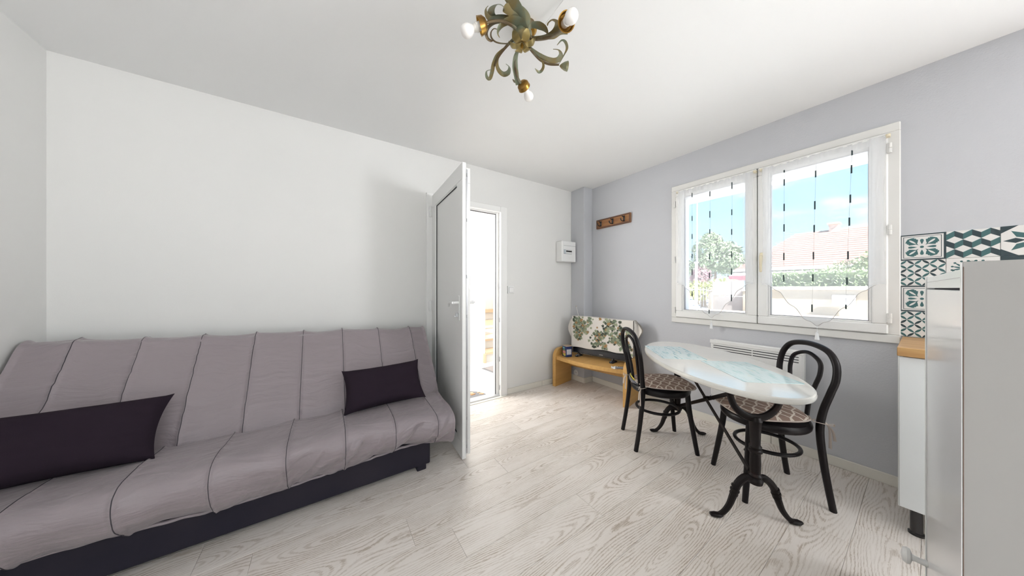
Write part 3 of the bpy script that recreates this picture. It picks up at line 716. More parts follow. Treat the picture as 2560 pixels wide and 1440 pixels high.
rm = thing('remote_control', 'grey remote control lying on the right end of the beech bench', 'remote', Vector(BO) + Matrix.Rotation(BR, 3, 'Z') @ Vector((.825, .045, .376)), BR + R(35))
part('body', MB().box(-.06, .06, -.02, .02, 0, .018, .005), M['grey_plastic'], rm)
for k in range(5):
    for j in (-1, 1): part('button', MB().box(-.04+k*.018-.004, -.04+k*.018+.004, j*.008-.003, j*.008+.003, .018, .020, .0008), M['black'], rm)
cp = MB().grid(lambda a, b: Vector(((a-.5)*.07 + .012*nz2(a*5, b*5, 1), (b-.5)*.05 + .012*nz2(a*5, b*5, 7), .004 + .028*abs(nz2(a*4, b*4, 3)) + .006*math.sin(a*9))), 14, 12)
pp = single('crumpled_paper', cp, M['white'], 'crumpled white paper beside the grey remote control', 'paper', smooth=False); pp.location = Vector(BO) + Matrix.Rotation(BR, 3, 'Z') @ Vector((.775, .005, .376))
sk = thing('wall_socket', 'round white wall socket low on the pillar under the bench', 'socket', onX(1440.4, 931, 2.748))
part('plate', MB().lathe([(0, 0), (.038, 0), (.038, .006), (.030, .009), (.028, .004), (0, .004)], 24, Matrix.Rotation(-PI/2, 4, 'Y')), M['white'], sk)
for s_ in (-1, 1): part('contact', MB().lathe([(0, .0035), (.003, .0035), (.003, .0055), (0, .0055)], 8, Matrix.Rotation(-PI/2, 4, 'Y') @ Matrix.Translation((0, s_*.0095, 0))), M['black'], sk)
cb = thing('aerial_cable', 'thin white cable running down the pillar behind the television', 'cable', onX(1441, 766, 2.746))
part('cord', MB().sweep(crom([onX(1441, 766, 2.744), onX(1443, 775, 2.740), onX(1445, 784, 2.741), onX(1448, 798, 2.738), onX(1452, 830, 2.735)], 5), .0035, n=6), M['pvc_warm'], cb, True)
part('clip', MB().box(2.738, 2.748, cb.location.y-.006, cb.location.y+.006, cb.location.z-.008, cb.location.z+.010, .002), M['tie'], cb, True)

# ================================================================== THINGS ON THE WALLS
eb = thing('breaker_box', 'white electrical breaker box in the corner by the pillar', 'fuse box', (2.60, YB, 1.557))
part('housing', MB().box(2.476, 2.727, 2.566, YB, 1.557, 1.822, .008), M['white'], eb, True)
zl = 1.762
dr = part('door_edge', MB().box(2.505, 2.722, 2.5645, 2.567, zl-.0015, zl+.0015), M['grey_plastic'], eb, True)
op = part('breaker_window', MB().box(2.506, 2.645, 2.5642, 2.567, 1.655, 1.712), M['grey_plastic'], eb, True)
part('main_breaker', MB().box(2.508, 2.538, 2.560, 2.566, 1.658, 1.709, .001), mat('pale_blue_plastic', (.55, .60, .64), .4), eb, True)
for k in range(6):
    x = 2.541 + k*.0165; b_ = part('breaker', MB().box(x, x+.0155, 2.5605, 2.566, 1.658, 1.709, .0008), M['white'], eb, True)
    part('toggle', MB().box(x+.002, x+.0135, 2.552, 2.561, 1.682, 1.699, .001), M['black'], b_, True)
sw = thing('light_switch', 'square white light switch on the wall right of the doorway', 'switch', (1.767, YB, 1.199))
part('plate', MB().box(1.724, 1.810, YB-.013, YB, 1.156, 1.242, .003), M['white'], sw, True); part('rocker_gap_shade', MB().box(1.737, 1.797, YB-.0145, YB-.012, 1.169, 1.229), M['grey_plastic'], sw, True); part('rocker', MB().box(1.739, 1.795, YB-.018, YB-.010, 1.171, 1.227, .002), M['white'], sw, True)  # grey plate stands in for the shade around the rocker
cr2 = thing('coat_rack', 'reclaimed wood coat rack with three black hooks by the window', 'coat rack', (XC, 2.12, 1.98))
part('board', MB().box(XC-.022, XC, 1.884, 2.362, 1.972, 2.085, .003), M['rack'], cr2, True)
part('moulding', ring(MB(), 1.884, 2.362, 1.972, 2.085, .016, XC-.028, XC-.018, .003), wood_mat('dark_reclaimed_wood', (.17, .07, .035), (.10, .05, .03), axis=1, stretch=4), cr2, True)
for y in (2.292, 2.120, 1.964):
    hk = MB().box(XC-.028, XC-.021, y-.011, y+.011, 1.995, 2.062, .003).sweep(crom([(XC-.026, y, 2.05), (XC-.05, y, 2.05), (XC-.062, y, 2.062)], 4), .0055, n=8)
    hk.sweep(crom([(XC-.026, y, 2.005), (XC-.055, y, 1.998), (XC-.08, y, 2.006), (XC-.088, y, 2.026)], 5), [.006, .006, .0055, .007], n=8)
    part('hook', hk, M['black'], cr2, True)
rad = thing('convector_heater', 'white electric convector heater under the window behind the table', 'heater', (2.86, .78, .27))
part('housing', MB().box(2.826, 2.893, .489, 1.068, .27, .765, .012), M['white'], rad, True)
part('wall_bracket', MB().box(2.89, XC, .56, 1.0, .35, .70, .003), M['steel'], rad, True)
for k in range(3):
    for a, b in ((.515, .775), (.781, 1.045)): part('grille_slot', MB().box(2.8245, 2.829, a, b, .716-k*.019, .7225-k*.019, .001), M['gasket'], rad, True)
part('rim', MB().box(2.822, 2.83, .486, 1.071, .735, .767, .004), M['white'], rad, True)

# ---- sheer curtains
def curtain(label, ya, yb, zt, side, tip, mids, dashes, tassel_y):
    t = thing('sheer_curtain', label, 'curtain', (2.85, (ya+yb)/2, zt), group='sheer curtains on the window sashes')
    w_ = ya - yb; yc = tassel_y
    def bottom(y):
        if y > yc: q = (ya-y)/(ya-yc)
        else: q = (y-yb)/(yc-yb)
        q = max(0, min(1, q)); base = lerp(side, tip, smoothstep(.10, 1.0, q)*.55 + .45*max(0, (q-.10)/.9))
        return base + .010*math.sin(q*22)*smoothstep(.15, .35, q)*(1-smoothstep(.85, 1, q))
    def X(y, z): 
        e_ = min(ya-y, y-yb); g = smoothstep(.10, .0, e_)
        return 2.846 + .006*math.sin(y*40+z*1.0)*(.15+g) + .006*nz2(y*4, z*1.2, 5) + .003*smoothstep(zt-.06, zt, z)*math.sin(y*150)
    def f(a, b):
        y = lerp(ya, yb, a); e_ = min(a, 1-a)
        pinch = .010*math.sin(PI*b)*smoothstep(.12, 0, e_)*(1 if a < .5 else -1)
        z = lerp(zt, bottom(y), b); return Vector((X(y, z), y - pinch, z))
    fb = part('voile', MB().grid(f, 90, 60), M['sheer'], t, True, ang=180)
    for s0, s1 in ((0, .11), (.89, 1)):                 # the fabric is turned back along both sides
        part('folded_edge', MB().grid(lambda a, b: f(lerp(s0, s1, a), b*.985) + Vector((-.010-.004*math.sin(a*7+b*3), 0, 0)), 10, 40), M['sheer'], fb, True, ang=180)
    part('heading', MB().grid(lambda a, b: Vector((2.842+.004*math.sin(a*60)-.002, lerp(ya, yb, a), zt-.006-.035*b-.006*math.sin(a*17)*b)), 80, 4), M['sheer'], fb, True, ang=180)
    ed = [f(k/120, 1) + Vector((-.001, 0, 0)) for k in range(8, 113)]
    part('border_cord', MB().sweep(ed, .0016, n=5), mat('grey_thread', (.45, .43, .42), .8) if 'gt' not in M else M['gt'], fb, True)
    part('curtain_rod', MB().sweep([(2.850, ya+.012, zt-.004), (2.850, yb-.012, zt-.004)], .004, n=8), M['white'], t, True)
    for y in (ya+.006, yb-.006): part('rod_holder', MB().box(2.843, 2.876, y-.010, y+.010, zt-.012, zt+.006, .003).lathe([(0, -.008), (.007, -.006), (.007, .006), (0, .008)], 10, Matrix.Translation((2.845, y, zt-.004))), M['cream_metal'], t, True)
    for (x, y0, y1) in dashes:
        p0, p1 = onX(x, y0, 2.846), onX(x, y1, 2.846); pts = []
        for k in range(5):
            q = p0.lerp(p1, k/4); q.x = X(q.y, q.z) - .0035; pts.append(q)
        part('embroidered_dash', MB().sweep(pts, .0038, .0016, n=6, up=(1, 0, 0)), M['thread'], fb, True)
    for xs in mids:
        pts = [onX(xs[0] + (xs[1]-xs[0])*k/20, lerp(xs[2], xs[3], k/20), 2.846) for k in range(21)]
        for q in pts: q.x = X(q.y, q.z) - .002
        part('thread_line', MB().sweep(pts, .0006, n=4), M['grey_plastic'], fb, True)
    ts = MB().sweep([(2.844, yc, tip), (2.843, yc, tip-.045)], .0015, n=5); ts.lathe([(0, 0), (.007, -.002), (.006, -.010), (.0085, -.014), (.012, -.055), (0, -.056)], 12, Matrix.Translation((2.843, yc, tip-.040)))
    part('tassel', ts, M['tassel'], t, True)
    return t
M['gt'] = mat('grey_thread', (.45, .43, .42), .8)
def D5(x0, x1, L):          # dashes measured in a 2.44x zoom of the window
    out = []
    for a, b in L:
        f_ = (a-200)/1000; out.append((1660 + lerp(x0, x1, f_)/2.44, 290 + a/2.44, 290 + b/2.44))
    return out
dl = D5(172, 172, [(470, 495), (610, 640), (720, 750), (840, 870), (935, 970), (1070, 1100)]) + D5(282, 276, [(460, 490), (580, 620), (690, 720), (840, 875), (955, 990), (1180, 1205)]) + D5(417, 412, [(405, 445), (570, 605), (690, 725), (825, 865), (930, 970), (1090, 1130)])
dr_ = D5(734, 730, [(330, 345), (385, 425), (535, 580), (660, 705), (835, 880), (970, 1010)]) + D5(930, 902, [(335, 375), (520, 570), (665, 710), (830, 875), (965, 1010), (1150, 1195)]) + D5(1148, 1108, [(210, 240), (300, 350), (480, 530), (620, 670), (825, 875), (985, 1030), (1150, 1178)])
curtain('white sheer curtain with dark stitched dashes on the left sash', 1.350, .775, 2.155, 1.255, .955, [(1730.5, 1730.5, 490, 740), (1775.5, 1774, 480, 780), (1831, 1829, 455, 755)], dl, 1.068)
curtain('white sheer curtain with dark stitched dashes on the right sash', .722, .140, 2.155, 1.245, .955, [(1961, 1959, 425, 720), (2041, 2030, 400, 780), (2130, 2114, 375, 765)], dr_, .428)

# ================================================================== TABLE
TA = R(48.8); TX, TY, TH = 2.165, .836, .727
table = thing('bistro_table', 'oval marble bistro table on two black cast-iron trestle legs', 'table', (TX, TY, 0), TA)
EA, EB, TK = .672, .343, .030
tp = []
for (o_, z) in ((-.03, TH-TK), (-.009, TH-TK), (-.003, TH-TK+.004), (0, TH-TK+.011), (0, TH-.011), (-.003, TH-.004), (-.009, TH), (-.03, TH)): tp.append((o_, z))
vs, fs, n = [], [], 96
for o_, z in tp:
    for k in range(n): a = 2*PI*k/n; vs.append(Vector(((EA+o_)*math.cos(a), (EB+o_)*math.sin(a), z)))
for i in range(len(tp)-1):
    for k in range(n): fs.append([i*n+k, i*n+(k+1) % n, (i+1)*n+(k+1) % n, (i+1)*n+k])
fs.append(list(range(n))[::-1]); fs.append([(len(tp)-1)*n+k for k in range(n)])
part('table_top', MB().add(vs, fs), M['marble'], table, ang=30)
CX = .4425
for sx in (-1, 1):
    x = sx*CX
    col = part('column', MB().lathe([(0, .195), (.030, .197), (.034, .215), (.027, .228), (.031, .240), (.0225, .25), (.0245, .30), (.0225, .355), (.030, .362), (.030, .372), (.024, .378), (.028, .39), (.0215, .40), (.0235, .47), (.026, .51), (.030, .525), (.022, .545), (0, .55)], 20, Matrix.Translation((x, 0, 0))), M['iron'], table)
    part('fork', MB().sweep(crom([(x, .132, TH-TK-.002), (x, .122, .655), (x, .100, .595), (x, .055, .552), (x, 0, .537), (x, -.055, .552), (x, -.100, .595), (x, -.122, .655), (x, -.132, TH-TK-.002)], 6), [.017, .016, .017, .020, .022, .020, .017, .016, .017], .013, n=10, up=(1, 0, 0)), M['iron'], table)
    part('mounting_plate', MB().box(x-.028, x+.028, -.17, .17, TH-TK-.008, TH-TK, .002), M['iron'], table)
    for sy in (-1, 1):
        lg = part('leg', MB().sweep(crom([(x, sy*.008, .215), (x, sy*.045, .222), (x, sy*.083, .185), (x, sy*.105, .125), (x, sy*.125, .070), (x, sy*.150, .032), (x, sy*.172, .014)], 6), [.019, .019, .018, .017, .0145, .013, .012], n=10), M['iron'], table)
        part('foot', MB().lathe([(0, -.034), (.013, -.028), (.018, -.006), (.017, .016), (.008, .032), (0, .034)], 12, Matrix.Translation((x, sy*.188, .011)) @ Matrix.Diagonal((1, 1, .62, 1)) @ Matrix.Rotation(PI/2, 4, 'X')), M['iron'], lg)
        kn = MB()
        for dz, r in ((0, .021), (-.018, .019), (.02, .020)): kn.lathe([(0, -.009), (r, -.005), (r, .005), (0, .009)], 12, Matrix.Translation((x, sy*(.098-dz*.25), .150+dz)) @ Matrix.Rotation(sy*R(18), 4, 'X'))
        part('knee_collar', kn, M['iron'], lg)
for y_, (za, zb_) in ((.011, (TH-TK-.012, .245)), (-.011, (.245, TH-TK-.012))):
    part('cross_brace', MB().bar((CX-.03 if za > .5 else CX, y_, za) if False else (CX*.93, y_, za), (-CX*.93, y_, zb_), .008, .024, (0, 0, 1), .002), M['iron'], table)
part('brace_bolt', MB().lathe([(0, -.026), (.010, -.024), (.010, .024), (0, .026)], 12, Matrix.Translation((0, 0, .472)) @ Matrix.Rotation(PI/2, 4, 'X')), M['iron'], table)
part('wing_nut', MB().box(-.024, .024, -.034, -.026, .464, .480, .003), M['iron'], table)
def placemat(label, cx, cy, w, h_, rz, m):
    pts = []
    for (sx, sy) in ((1, 1), (-1, 1), (-1, -1), (1, -1)):
        for k in range(4):
            a = math.atan2(sy, sx) - PI/4 + PI/2*k/3; pts.append((sx*(w/2-.012)+.012*math.cos(a), sy*(h_/2-.012)+.012*math.sin(a)))
    mb = MB().prism(pts, .0, .0016, lambda u, v, z: Vector((u, v, z)))
    o = single('placemat', mb, m, label, 'placemat', group='placemats on the oval table', smooth=False); o.location = (cx, cy, TH); o.rotation_euler = (0, 0, rz)
placemat('pale blue striped placemat at the far end of the oval table', 2.212, 1.088, .43, .285, R(47), M['mat1'])
placemat('pale turquoise leafy placemat at the near end of the oval table', 2.072, .600, .43, .285, R(49), M['mat2'])

# ================================================================== CHAIRS
def make_chair(label, loc, rz):
    t = thing('bentwood_chair', label, 'chair', loc, rz, 'bentwood chairs at the oval table')
    half = [(-.232, .160, 0), (-.212, .157, .12), (-.192, .152, .27), (-.178, .150, .43), (-.186, .158, .54), (-.202, .182, .65), (-.216, .196, .73), (-.228, .180, .81), (-.236, .120, .868), (-.239, 0, .888)]
    path = crom(half + [(x, -y, z) for x, y, z in half[:-1][::-1]], 6)
    part('back_frame', MB().sweep(path, [.0155, .016, .017, .0175, .0165, .016, .016, .016, .016, .016, .016, .016, .0165, .0175, .017, .016, .0155], n=12), M['chair'], t)
    ih = [(-.172, .068, .445), (-.184, .072, .56), (-.200, .090, .66), (-.213, .105, .735), (-.223, .088, .80), (-.229, 0, .834)]
    part('inner_hoop', MB().sweep(crom(ih + [(x, -y, z) for x, y, z in ih[:-1][::-1]], 6), .011, n=10), M['chair'], t)
    rp = [(.200*math.cos(2*PI*k/40)*1.0 + .004, .198*math.sin(2*PI*k/40), .436) for k in range(40)]
    part('seat_ring', MB().sweep(rp, .013, .0215, n=10, closed=True), M['chair'], t)
    part('seat_panel', MB().lathe([(0, .446), (.19, .448), (.193, .452), (0, .454)], 32, Matrix.Translation((.004, 0, 0))), M['chair_seat'], t)
    for s_ in (-1, 1):
        part('leg', MB().sweep(crom([(.150, s_*.128, .43), (.160, s_*.138, .30), (.182, s_*.158, .12), (.198, s_*.172, 0)], 5), [.018, .0175, .016, .0145], n=12), M['chair'], t)
        part('leg_bolt', MB().lathe([(0, -.004), (.009, -.003), (.006, .006), (0, .007)], 10, Matrix.Translation((.164, s_*.118, .27)) @ Matrix.Rotation(-s_*PI/2, 4, 'X')), M['iron'], t)
    lr = [(.148*math.cos(2*PI*k/36)*1.04 - .012, .140*math.sin(2*PI*k/36), .272) for k in range(36)]
    part('leg_ring', MB().sweep(lr, .0105, n=10, closed=True), M['chair'], t)
    return t
ch1 = make_chair('black bentwood chair at the far end of the table, beside the bench', (2.205, 1.190, 0), R(-39))
ch2 = copy_tree(ch1); ch2['label'] = 'black bentwood chair at the near end of the table, on the window side'
ch2.location = (2.245, .562, 0); ch2.rotation_euler = (0, 0, R(135.5))
def seat_cushion(label, loc, rz, tilt, thick):
    t = thing('seat_cushion', label, 'cushion', loc, rz, 'trellis seat cushions'); t.rotation_euler = (0, tilt, rz)
    def out(a):
        c_, s_ = math.cos(a), math.sin(a); p = 3.2
        r = (abs(c_)**p + abs(s_)**p)**(-1/p); x, y = r*c_*.205+.022, r*s_*.205
        return x, y*lerp(.80, 1.0, (x+.19)/.42)
    vs, fs, n, rings = [], [], 48, 10
    for sd in (1, -1):
        for i in range(rings+1):
            q = i/rings
            for k in range(n):
                x, y = out(2*PI*k/n); th = thick*(1-q**5)**.6*(.75 if sd < 0 else 1) + .002*nz2(x*q*20, y*q*20, sd)*(1-q)
                vs.append(Vector((.022+(x-.022)*q, y*q, thick*.62 + sd*th*.55)))
    m0 = (rings+1)*n
    for b0 in (0, m0):
        for i in range(rings):
            for k in range(n): fs.append([b0+i*n+k, b0+i*n+(k+1) % n, b0+(i+1)*n+(k+1) % n, b0+(i+1)*n+k])
    part('pad', MB().add(vs, fs), M['cushion'], t, ang=80)
    part('piping', MB().sweep([(out(2*PI*k/n)[0], out(2*PI*k/n)[1], thick*.62) for k in range(n)], .004, n=6, closed=True), M['tie'], t)
    for s_ in (-1, 1):
        tm = MB()
        z0 = thick*.6
        tm.sweep(crom([(-.150, s_*.140, z0), (-.172, s_*.128, z0+.004), (-.200, s_*.146, z0+.002), (-.197, s_*.168, z0-.004), (-.178, s_*.173, z0), (-.158, s_*.158, z0), (-.150, s_*.145, z0)], 5), .0045, .0012, n=6)
        for j, (dx, L) in enumerate(((-.002, .13), (-.012, .085))):
            tm.sweep(crom([(-.196, s_*.167, z0-.004), (-.203+dx, s_*(.174+.004*j), z0-.035), (-.202+dx*1.5, s_*(.176+.008*j), z0-L)], 5), [.0035, .006, .007], .0011, n=6, up=(1, .3, 0))
        tm.sweep(crom([(-.196, s_*.167, z0-.004), (-.215, s_*.184, z0+.006), (-.220, s_*.176, z0-.008), (-.196, s_*.167, z0-.004)], 4), .0035, .0012, n=6)
        part('tie', tm, M['tie'], t)
    return t
seat_cushion('brown trellis-pattern cushion tied to the chair beside the bench', (2.205, 1.190, .455), R(-39), 0, .034)
seat_cushion('brown trellis-pattern cushion tied to the chair on the window side', (2.245, .562, .455), R(135.5), 0, .042)
sp = thing('rolled_pouch', 'grey pouch with yellow lining wedged behind the far chair cushion', 'pouch', (2.205, 1.190, .462), R(-39))
bp_ = crom([(-.172, .135, .028), (-.196, .100, .020), (-.203, .05, .010), (-.196, .0, .002), (-.172, -.035, .0)], 5)
part('band', MB().sweep(bp_, .0035, [.012, .017, .020, .018, .012], n=8), mat('grey_nylon', (.16, .16, .18), .6), sp)
part('lining', MB().sweep([p + Vector((.010, 0, .016)) for p in bp_[4:16]], .003, [.006, .013, .014, .006], n=8), M['yellow'], sp)

# ================================================================== KITCHEN CORNER
kc = thing('base_cabinet', 'white kitchen base cabinet on black feet below the wooden worktop', 'cabinet', (2.63, -.30, 0))
part('carcass', MB().box(2.392, 2.89, -.715, .068, .134, .884, .002), M['cabinet'], kc, True)
part('door', MB().box(2.371, 2.390, -.316, .079, .136, .880, .002), M['cabinet'], kc, True); part('door', MB().box(2.371, 2.390, -.714, -.320, .136, .880, .002), M['cabinet'], kc, True)
part('side_panel', MB().box(2.376, 2.893, .068, .082, .134, .884, .001), M['white'], kc, True)
for x, y in ((2.43, .03), (2.43, -.66), (2.84, .03), (2.84, -.66)):
    part('foot', MB().lathe([(0, 0), (.026, 0), (.026, .010), (.020, .014), (.019, .135), (0, .135)], 18, Matrix.Translation((x, y, 0))), M['black'], kc, True)
single('worktop', MB().box(2.350, 2.896, -.72, .084, .885, .927, .002), M['counter'], 'oak worktop with a dark front edge below the patterned tiles', 'worktop', base=(2.63, -.3, .885))
sb = thing('splashback', 'patterned teal and white tiled splashback above the worktop', kind='structure', loc=(XC, .094, .929))
TS = .152
def tile_f(col, row):
    y0, z0 = .094 - col*TS, .929 + row*TS
    return lambda u, v, h_=0: Vector((XC-.006-h_, y0 - u*TS, z0 + v*TS))
def vesica(x0, y0, x1, y1, w, n=7):
    dx, dy = x1-x0, y1-y0; L = math.hypot(dx, dy); nx, ny = -dy/L, dx/L; out = []
    for k in range(n+1): t_ = k/n; b_ = 4*t_*(1-t_)*w; out.append((x0+dx*t_+nx*b_, y0+dy*t_+ny*b_))
    for k in range(n-1, 0, -1): t_ = k/n; b_ = 4*t_*(1-t_)*w; out.append((x0+dx*t_-nx*b_, y0+dy*t_-ny*b_))
    return out
def p_petals(f, A, B):
    for i in range(3):
        for j in range(3):
            c_ = [(i, j+.5), (i+.5, j+1), (i+1, j+.5), (i+.5, j)]
            for k in range(4):
                (a, b), (c2, d2) = c_[k], c_[(k+1) % 4]
                (A if (i*5+j*3+k*7) % 5 < 3 else B).prism(vesica(a/3, b/3, c2/3, d2/3, .036, 9), 0, .0003, f)
def band(f, Q, a, b):
    for q in (((a, a), (1-a, a), (1-b, b), (b, b)), ((1-a, a), (1-a, 1-a), (1-b, 1-b), (1-b, b)), ((1-a, 1-a), (a, 1-a), (b, 1-b), (1-b, 1-b)), ((a, 1-a), (a, a), (b, b), (b, 1-b))):
        if q[2] == (b, 1-b): q = ((1-a, 1-a), (a, 1-a), (b, 1-b), (1-b, 1-b))
        Q.prism(list(q), 0, .0003, f)
def p_flower(f, A, B):
    band(f, B, .003, .045); band(f, B, .085, .100)
    A.prism(ell(.5, .5, .045, .045, 14), 0, .0003, f)
    for k in range(4):
        a = k*PI/2; c_, s_ = math.cos(a), math.sin(a)
        drop = [(.10, 0), (.17, .025), (.24, .042), (.29, .034), (.31, 0), (.29, -.034), (.24, -.042), (.17, -.025)]
        A.prism([(.5+x*c_-y*s_, .5+x*s_+y*c_) for x, y in drop], 0, .0003, f)
        a += PI/4; c_, s_ = math.cos(a), math.sin(a)
        for sg in (1, -1):
            half = [(.10, 0), (.17, .02), (.20, .07), (.235, .115), (.26, .145), (.30, .125), (.33, .145), (.36, .11), (.37, .145), (.41, .10), (.45, .0), (.40, .0), (.37, .022), (.30, .030), (.22, .018), (.18, 0)]
            A.prism([(.5+x*c_-sg*y*s_, .5+x*s_+sg*y*c_) for x, y in half], 0, .0003, f)
def p_zigzag(f, A, B):
    for r_ in range(3):
        for k in range(6):
            up = (k + r_) % 2 == 0; v0 = (2-r_)/3 + .024; lo, hi = v0, v0+.125
            a, b = (lo, hi) if up else (hi, lo); q = [(k/6, a-.02), ((k+1)/6, b-.02), ((k+1)/6, b+.205-.02), (k/6, a+.205-.02)]
            q = [(u, min(.998, max(.002, v))) for u, v in q]; (A if up else B).prism(q, 0, .0003, f)
def p_star(f, A, B):
    for k in range(8):
        a = k*PI/4 + PI/8*0; c_, s_ = math.cos(a), math.sin(a)
        (A if k % 2 else B).prism([(.5+x*c_-y*s_, .5+x*s_+y*c_) for x, y in ((.08, 0), (.25, .085), (.46, 0), (.25, -.085))], 0, .0003, f)
    for (x, y) in ((0, 0), (1, 0), (0, 1), (1, 1)):
        sx, sy = (1 if x == 0 else -1), (1 if y == 0 else -1); e_ = .002
        B.prism([(x+sx*e_, y+sy*e_), (x+sx*.30, y+sy*e_), (x+sx*e_, y+sy*.24)], 0, .0003, f)
def p_palm(f, A, B):
    for k in range(4):
        a = PI/4 + k*PI/2; c_, s_ = math.cos(a), math.sin(a)
        for j in range(-3, 4):
            b_ = a + j*.30; r1 = .46 - .035*abs(j); x0, y0 = .5+.16*c_, .5+.16*s_; x1, y1 = .5+r1*math.cos(b_), .5+r1*math.sin(b_)
            A.prism(vesica(x0, y0, x1, y1, .026), 0, .0003, f); A.prism(ell(x1, y1, .030, .030, 10), 0, .0003, f)
        B.prism(vesica(.5+.05*math.cos(a+PI/4), .5+.05*math.sin(a+PI/4), .5+.40*math.cos(a+PI/4), .5+.40*math.sin(a+PI/4), .02), 0, .0003, f)
def p_dark(f, A, B):
    B.prism([(.002, .002), (.998, .002), (.998, .998), (.002, .998)], 0, .0002, f)
tile_mesh = MB().box(-.006, 0, -TS+.0007, -.0007, .0007, TS-.0007, .0008).mesh('tile', M['tile'], smooth=False)
PAT = {(0, 3): p_flower, (0, 2): p_petals, (0, 1): p_flower, (0, 0): p_petals, (1, 3): p_zigzag, (1, 2): p_palm, (1, 1): p_petals, (1, 0): p_star, (2, 3): p_star, (2, 2): p_dark, (2, 1): p_flower, (2, 0): p_zigzag, (3, 3): p_petals, (3, 2): p_flower, (3, 1): p_palm, (3, 0): p_petals}
for (c_, r_), fn in PAT.items():
    o = bpy.data.objects.new('tile', tile_mesh); C.objects.link(o); o.parent = sb; o.location = (0, -c_*TS, r_*TS)
    A, B = MB(), MB(); fn(tile_f(c_, r_), A, B)
    for Q, m in ((A, M['teal']), (B, M['teal_dark'])):
        if Q.v:
            p_ = part('tile_print', Q, m, None, smooth=False); p_.parent = o
            for v in p_.data.vertices: v.co -= Vector((XC, .094 - c_*TS, .929 + r_*TS))

# ---- tall melamine cabinet cut by the right edge of the picture
NX, NY = 1.047, -.038
tcab = thing('tall_cabinet', 'white melamine cabinet cut by the right edge of the picture', 'cabinet', (NX, NY, 0), R(2.75))
CW, CD, CH = .907, .42, 1.272
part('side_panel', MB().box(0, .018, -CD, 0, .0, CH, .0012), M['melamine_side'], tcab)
part('edge_strip', MB().box(-.0006, .0176, -.0004, .0008, .002, CH-.002), M['melamine'], tcab)
part('chipped_edge', MB().box(-.0009, -.0002, -.0021, -.0011, .002, CH-.01), M['chipboard'], tcab)
part('side_panel', MB().box(CW-.018, CW, -CD, .0, .0, CH-.006, .0012), M['melamine'], tcab)
part('top_panel', MB().box(.018, CW-.018, -CD, -.004, CH-.030, CH-.012, .0012), M['melamine'], tcab)
part('back_panel', MB().box(.018, CW-.018, -CD, -CD+.006, .02, CH-.03), M['melamine'], tcab)
part('top_rail', MB().box(.018, CW-.018, -.022, -.004, CH-.052, CH-.0305, .001), M['melamine'], tcab)
part('shadow_gap', MB().box(.018, CW-.018, -.05, -.02, CH-.058, CH-.052), M['seam'], tcab)
dr2 = part('door', MB().box(.021, CW-.030, -.020, -.003, .05, CH-.0575, .0015), M['melamine'], tcab)
part('plinth', MB().box(.018, CW-.018, -.05, -.03, 0, .05), M['melamine'], tcab)
part('knob', MB().lathe([(0, 0), (.011, 0), (.010, .028), (.012, .034), (.026, .038), (.029, .046), (.024, .056), (0, .060)], 20, Matrix.Translation((CW-.075, -.003, .182)) @ Matrix.Rotation(-PI/2, 4, 'X')), M['white'], dr2)

# ================================================================== CEILING LIGHT
HZ = 2.352
hub = onZ(1305, 108, HZ)
lamp = thing('ceiling_light', 'ceiling light of verdigris metal leaves with three bare bulbs', 'ceiling light', (hub.x, hub.y, ZC))
def Z1(x, y, z): return onZ(1100 + x/5.1425, y/5.1425, z)
rose = Z1(1090, 410, 2.50)
part('ceiling_rose', MB().lathe([(0, ZC), (.058, ZC), (.060, ZC-.012), (.050, ZC-.022), (0, ZC-.026)], 28, Matrix.Translation((rose.x, rose.y, 0))), M['brass'], lamp, True)
part('stem', MB().sweep([(rose.x, rose.y, ZC-.02), (rose.x-.01, rose.y-.012, 2.44), (hub.x+.01, hub.y+.012, 2.40)], .012, n=12), M['arm'], lamp, True)
part('hub', MB().lathe([(0, 2.425), (.030, 2.422), (.047, 2.40), (.046, 2.38), (.030, 2.365), (.018, 2.352), (0, 2.35)], 20, Matrix.Translation((hub.x+.004, hub.y+.006, 0))), M['verdigris'], lamp, True)
for k in range(6):
    a = k*PI/3 + .3; ca, sa = math.cos(a), math.sin(a)
    pth = crom([(hub.x+.008*ca, hub.y+.008*sa, 2.352), (hub.x+.028*ca, hub.y+.028*sa, 2.342), (hub.x+.050*ca, hub.y+.050*sa, 2.350), (hub.x+.062*ca, hub.y+.062*sa, 2.366)], 4)
    part('petal', MB().sweep(pth, [.006, .015, .019, .006], .0012, n=8, up=(0, 0, 1)), M['petal'], lamp, True)
part('finial', MB().lathe([(0, 2.326), (.006, 2.329), (.007, 2.338), (.004, 2.352), (0, 2.353)], 12, Matrix.Translation((hub.x, hub.y, 0))), M['brass'], lamp, True)
def ribbon(name, pts, w, m='verdigris', th=.0012, up=(0, 0, 1), n=6):
    P = crom([Z1(*p) for p in pts], n); part(name, MB().sweep(P, [x/2 for x in w], th, n=8, up=up), M[m], lamp, True)
def tube(name, pts, r, m='arm'):
    part(name, MB().sweep(crom([Z1(*p) for p in pts], 6), r, n=10), M[m], lamp, True)
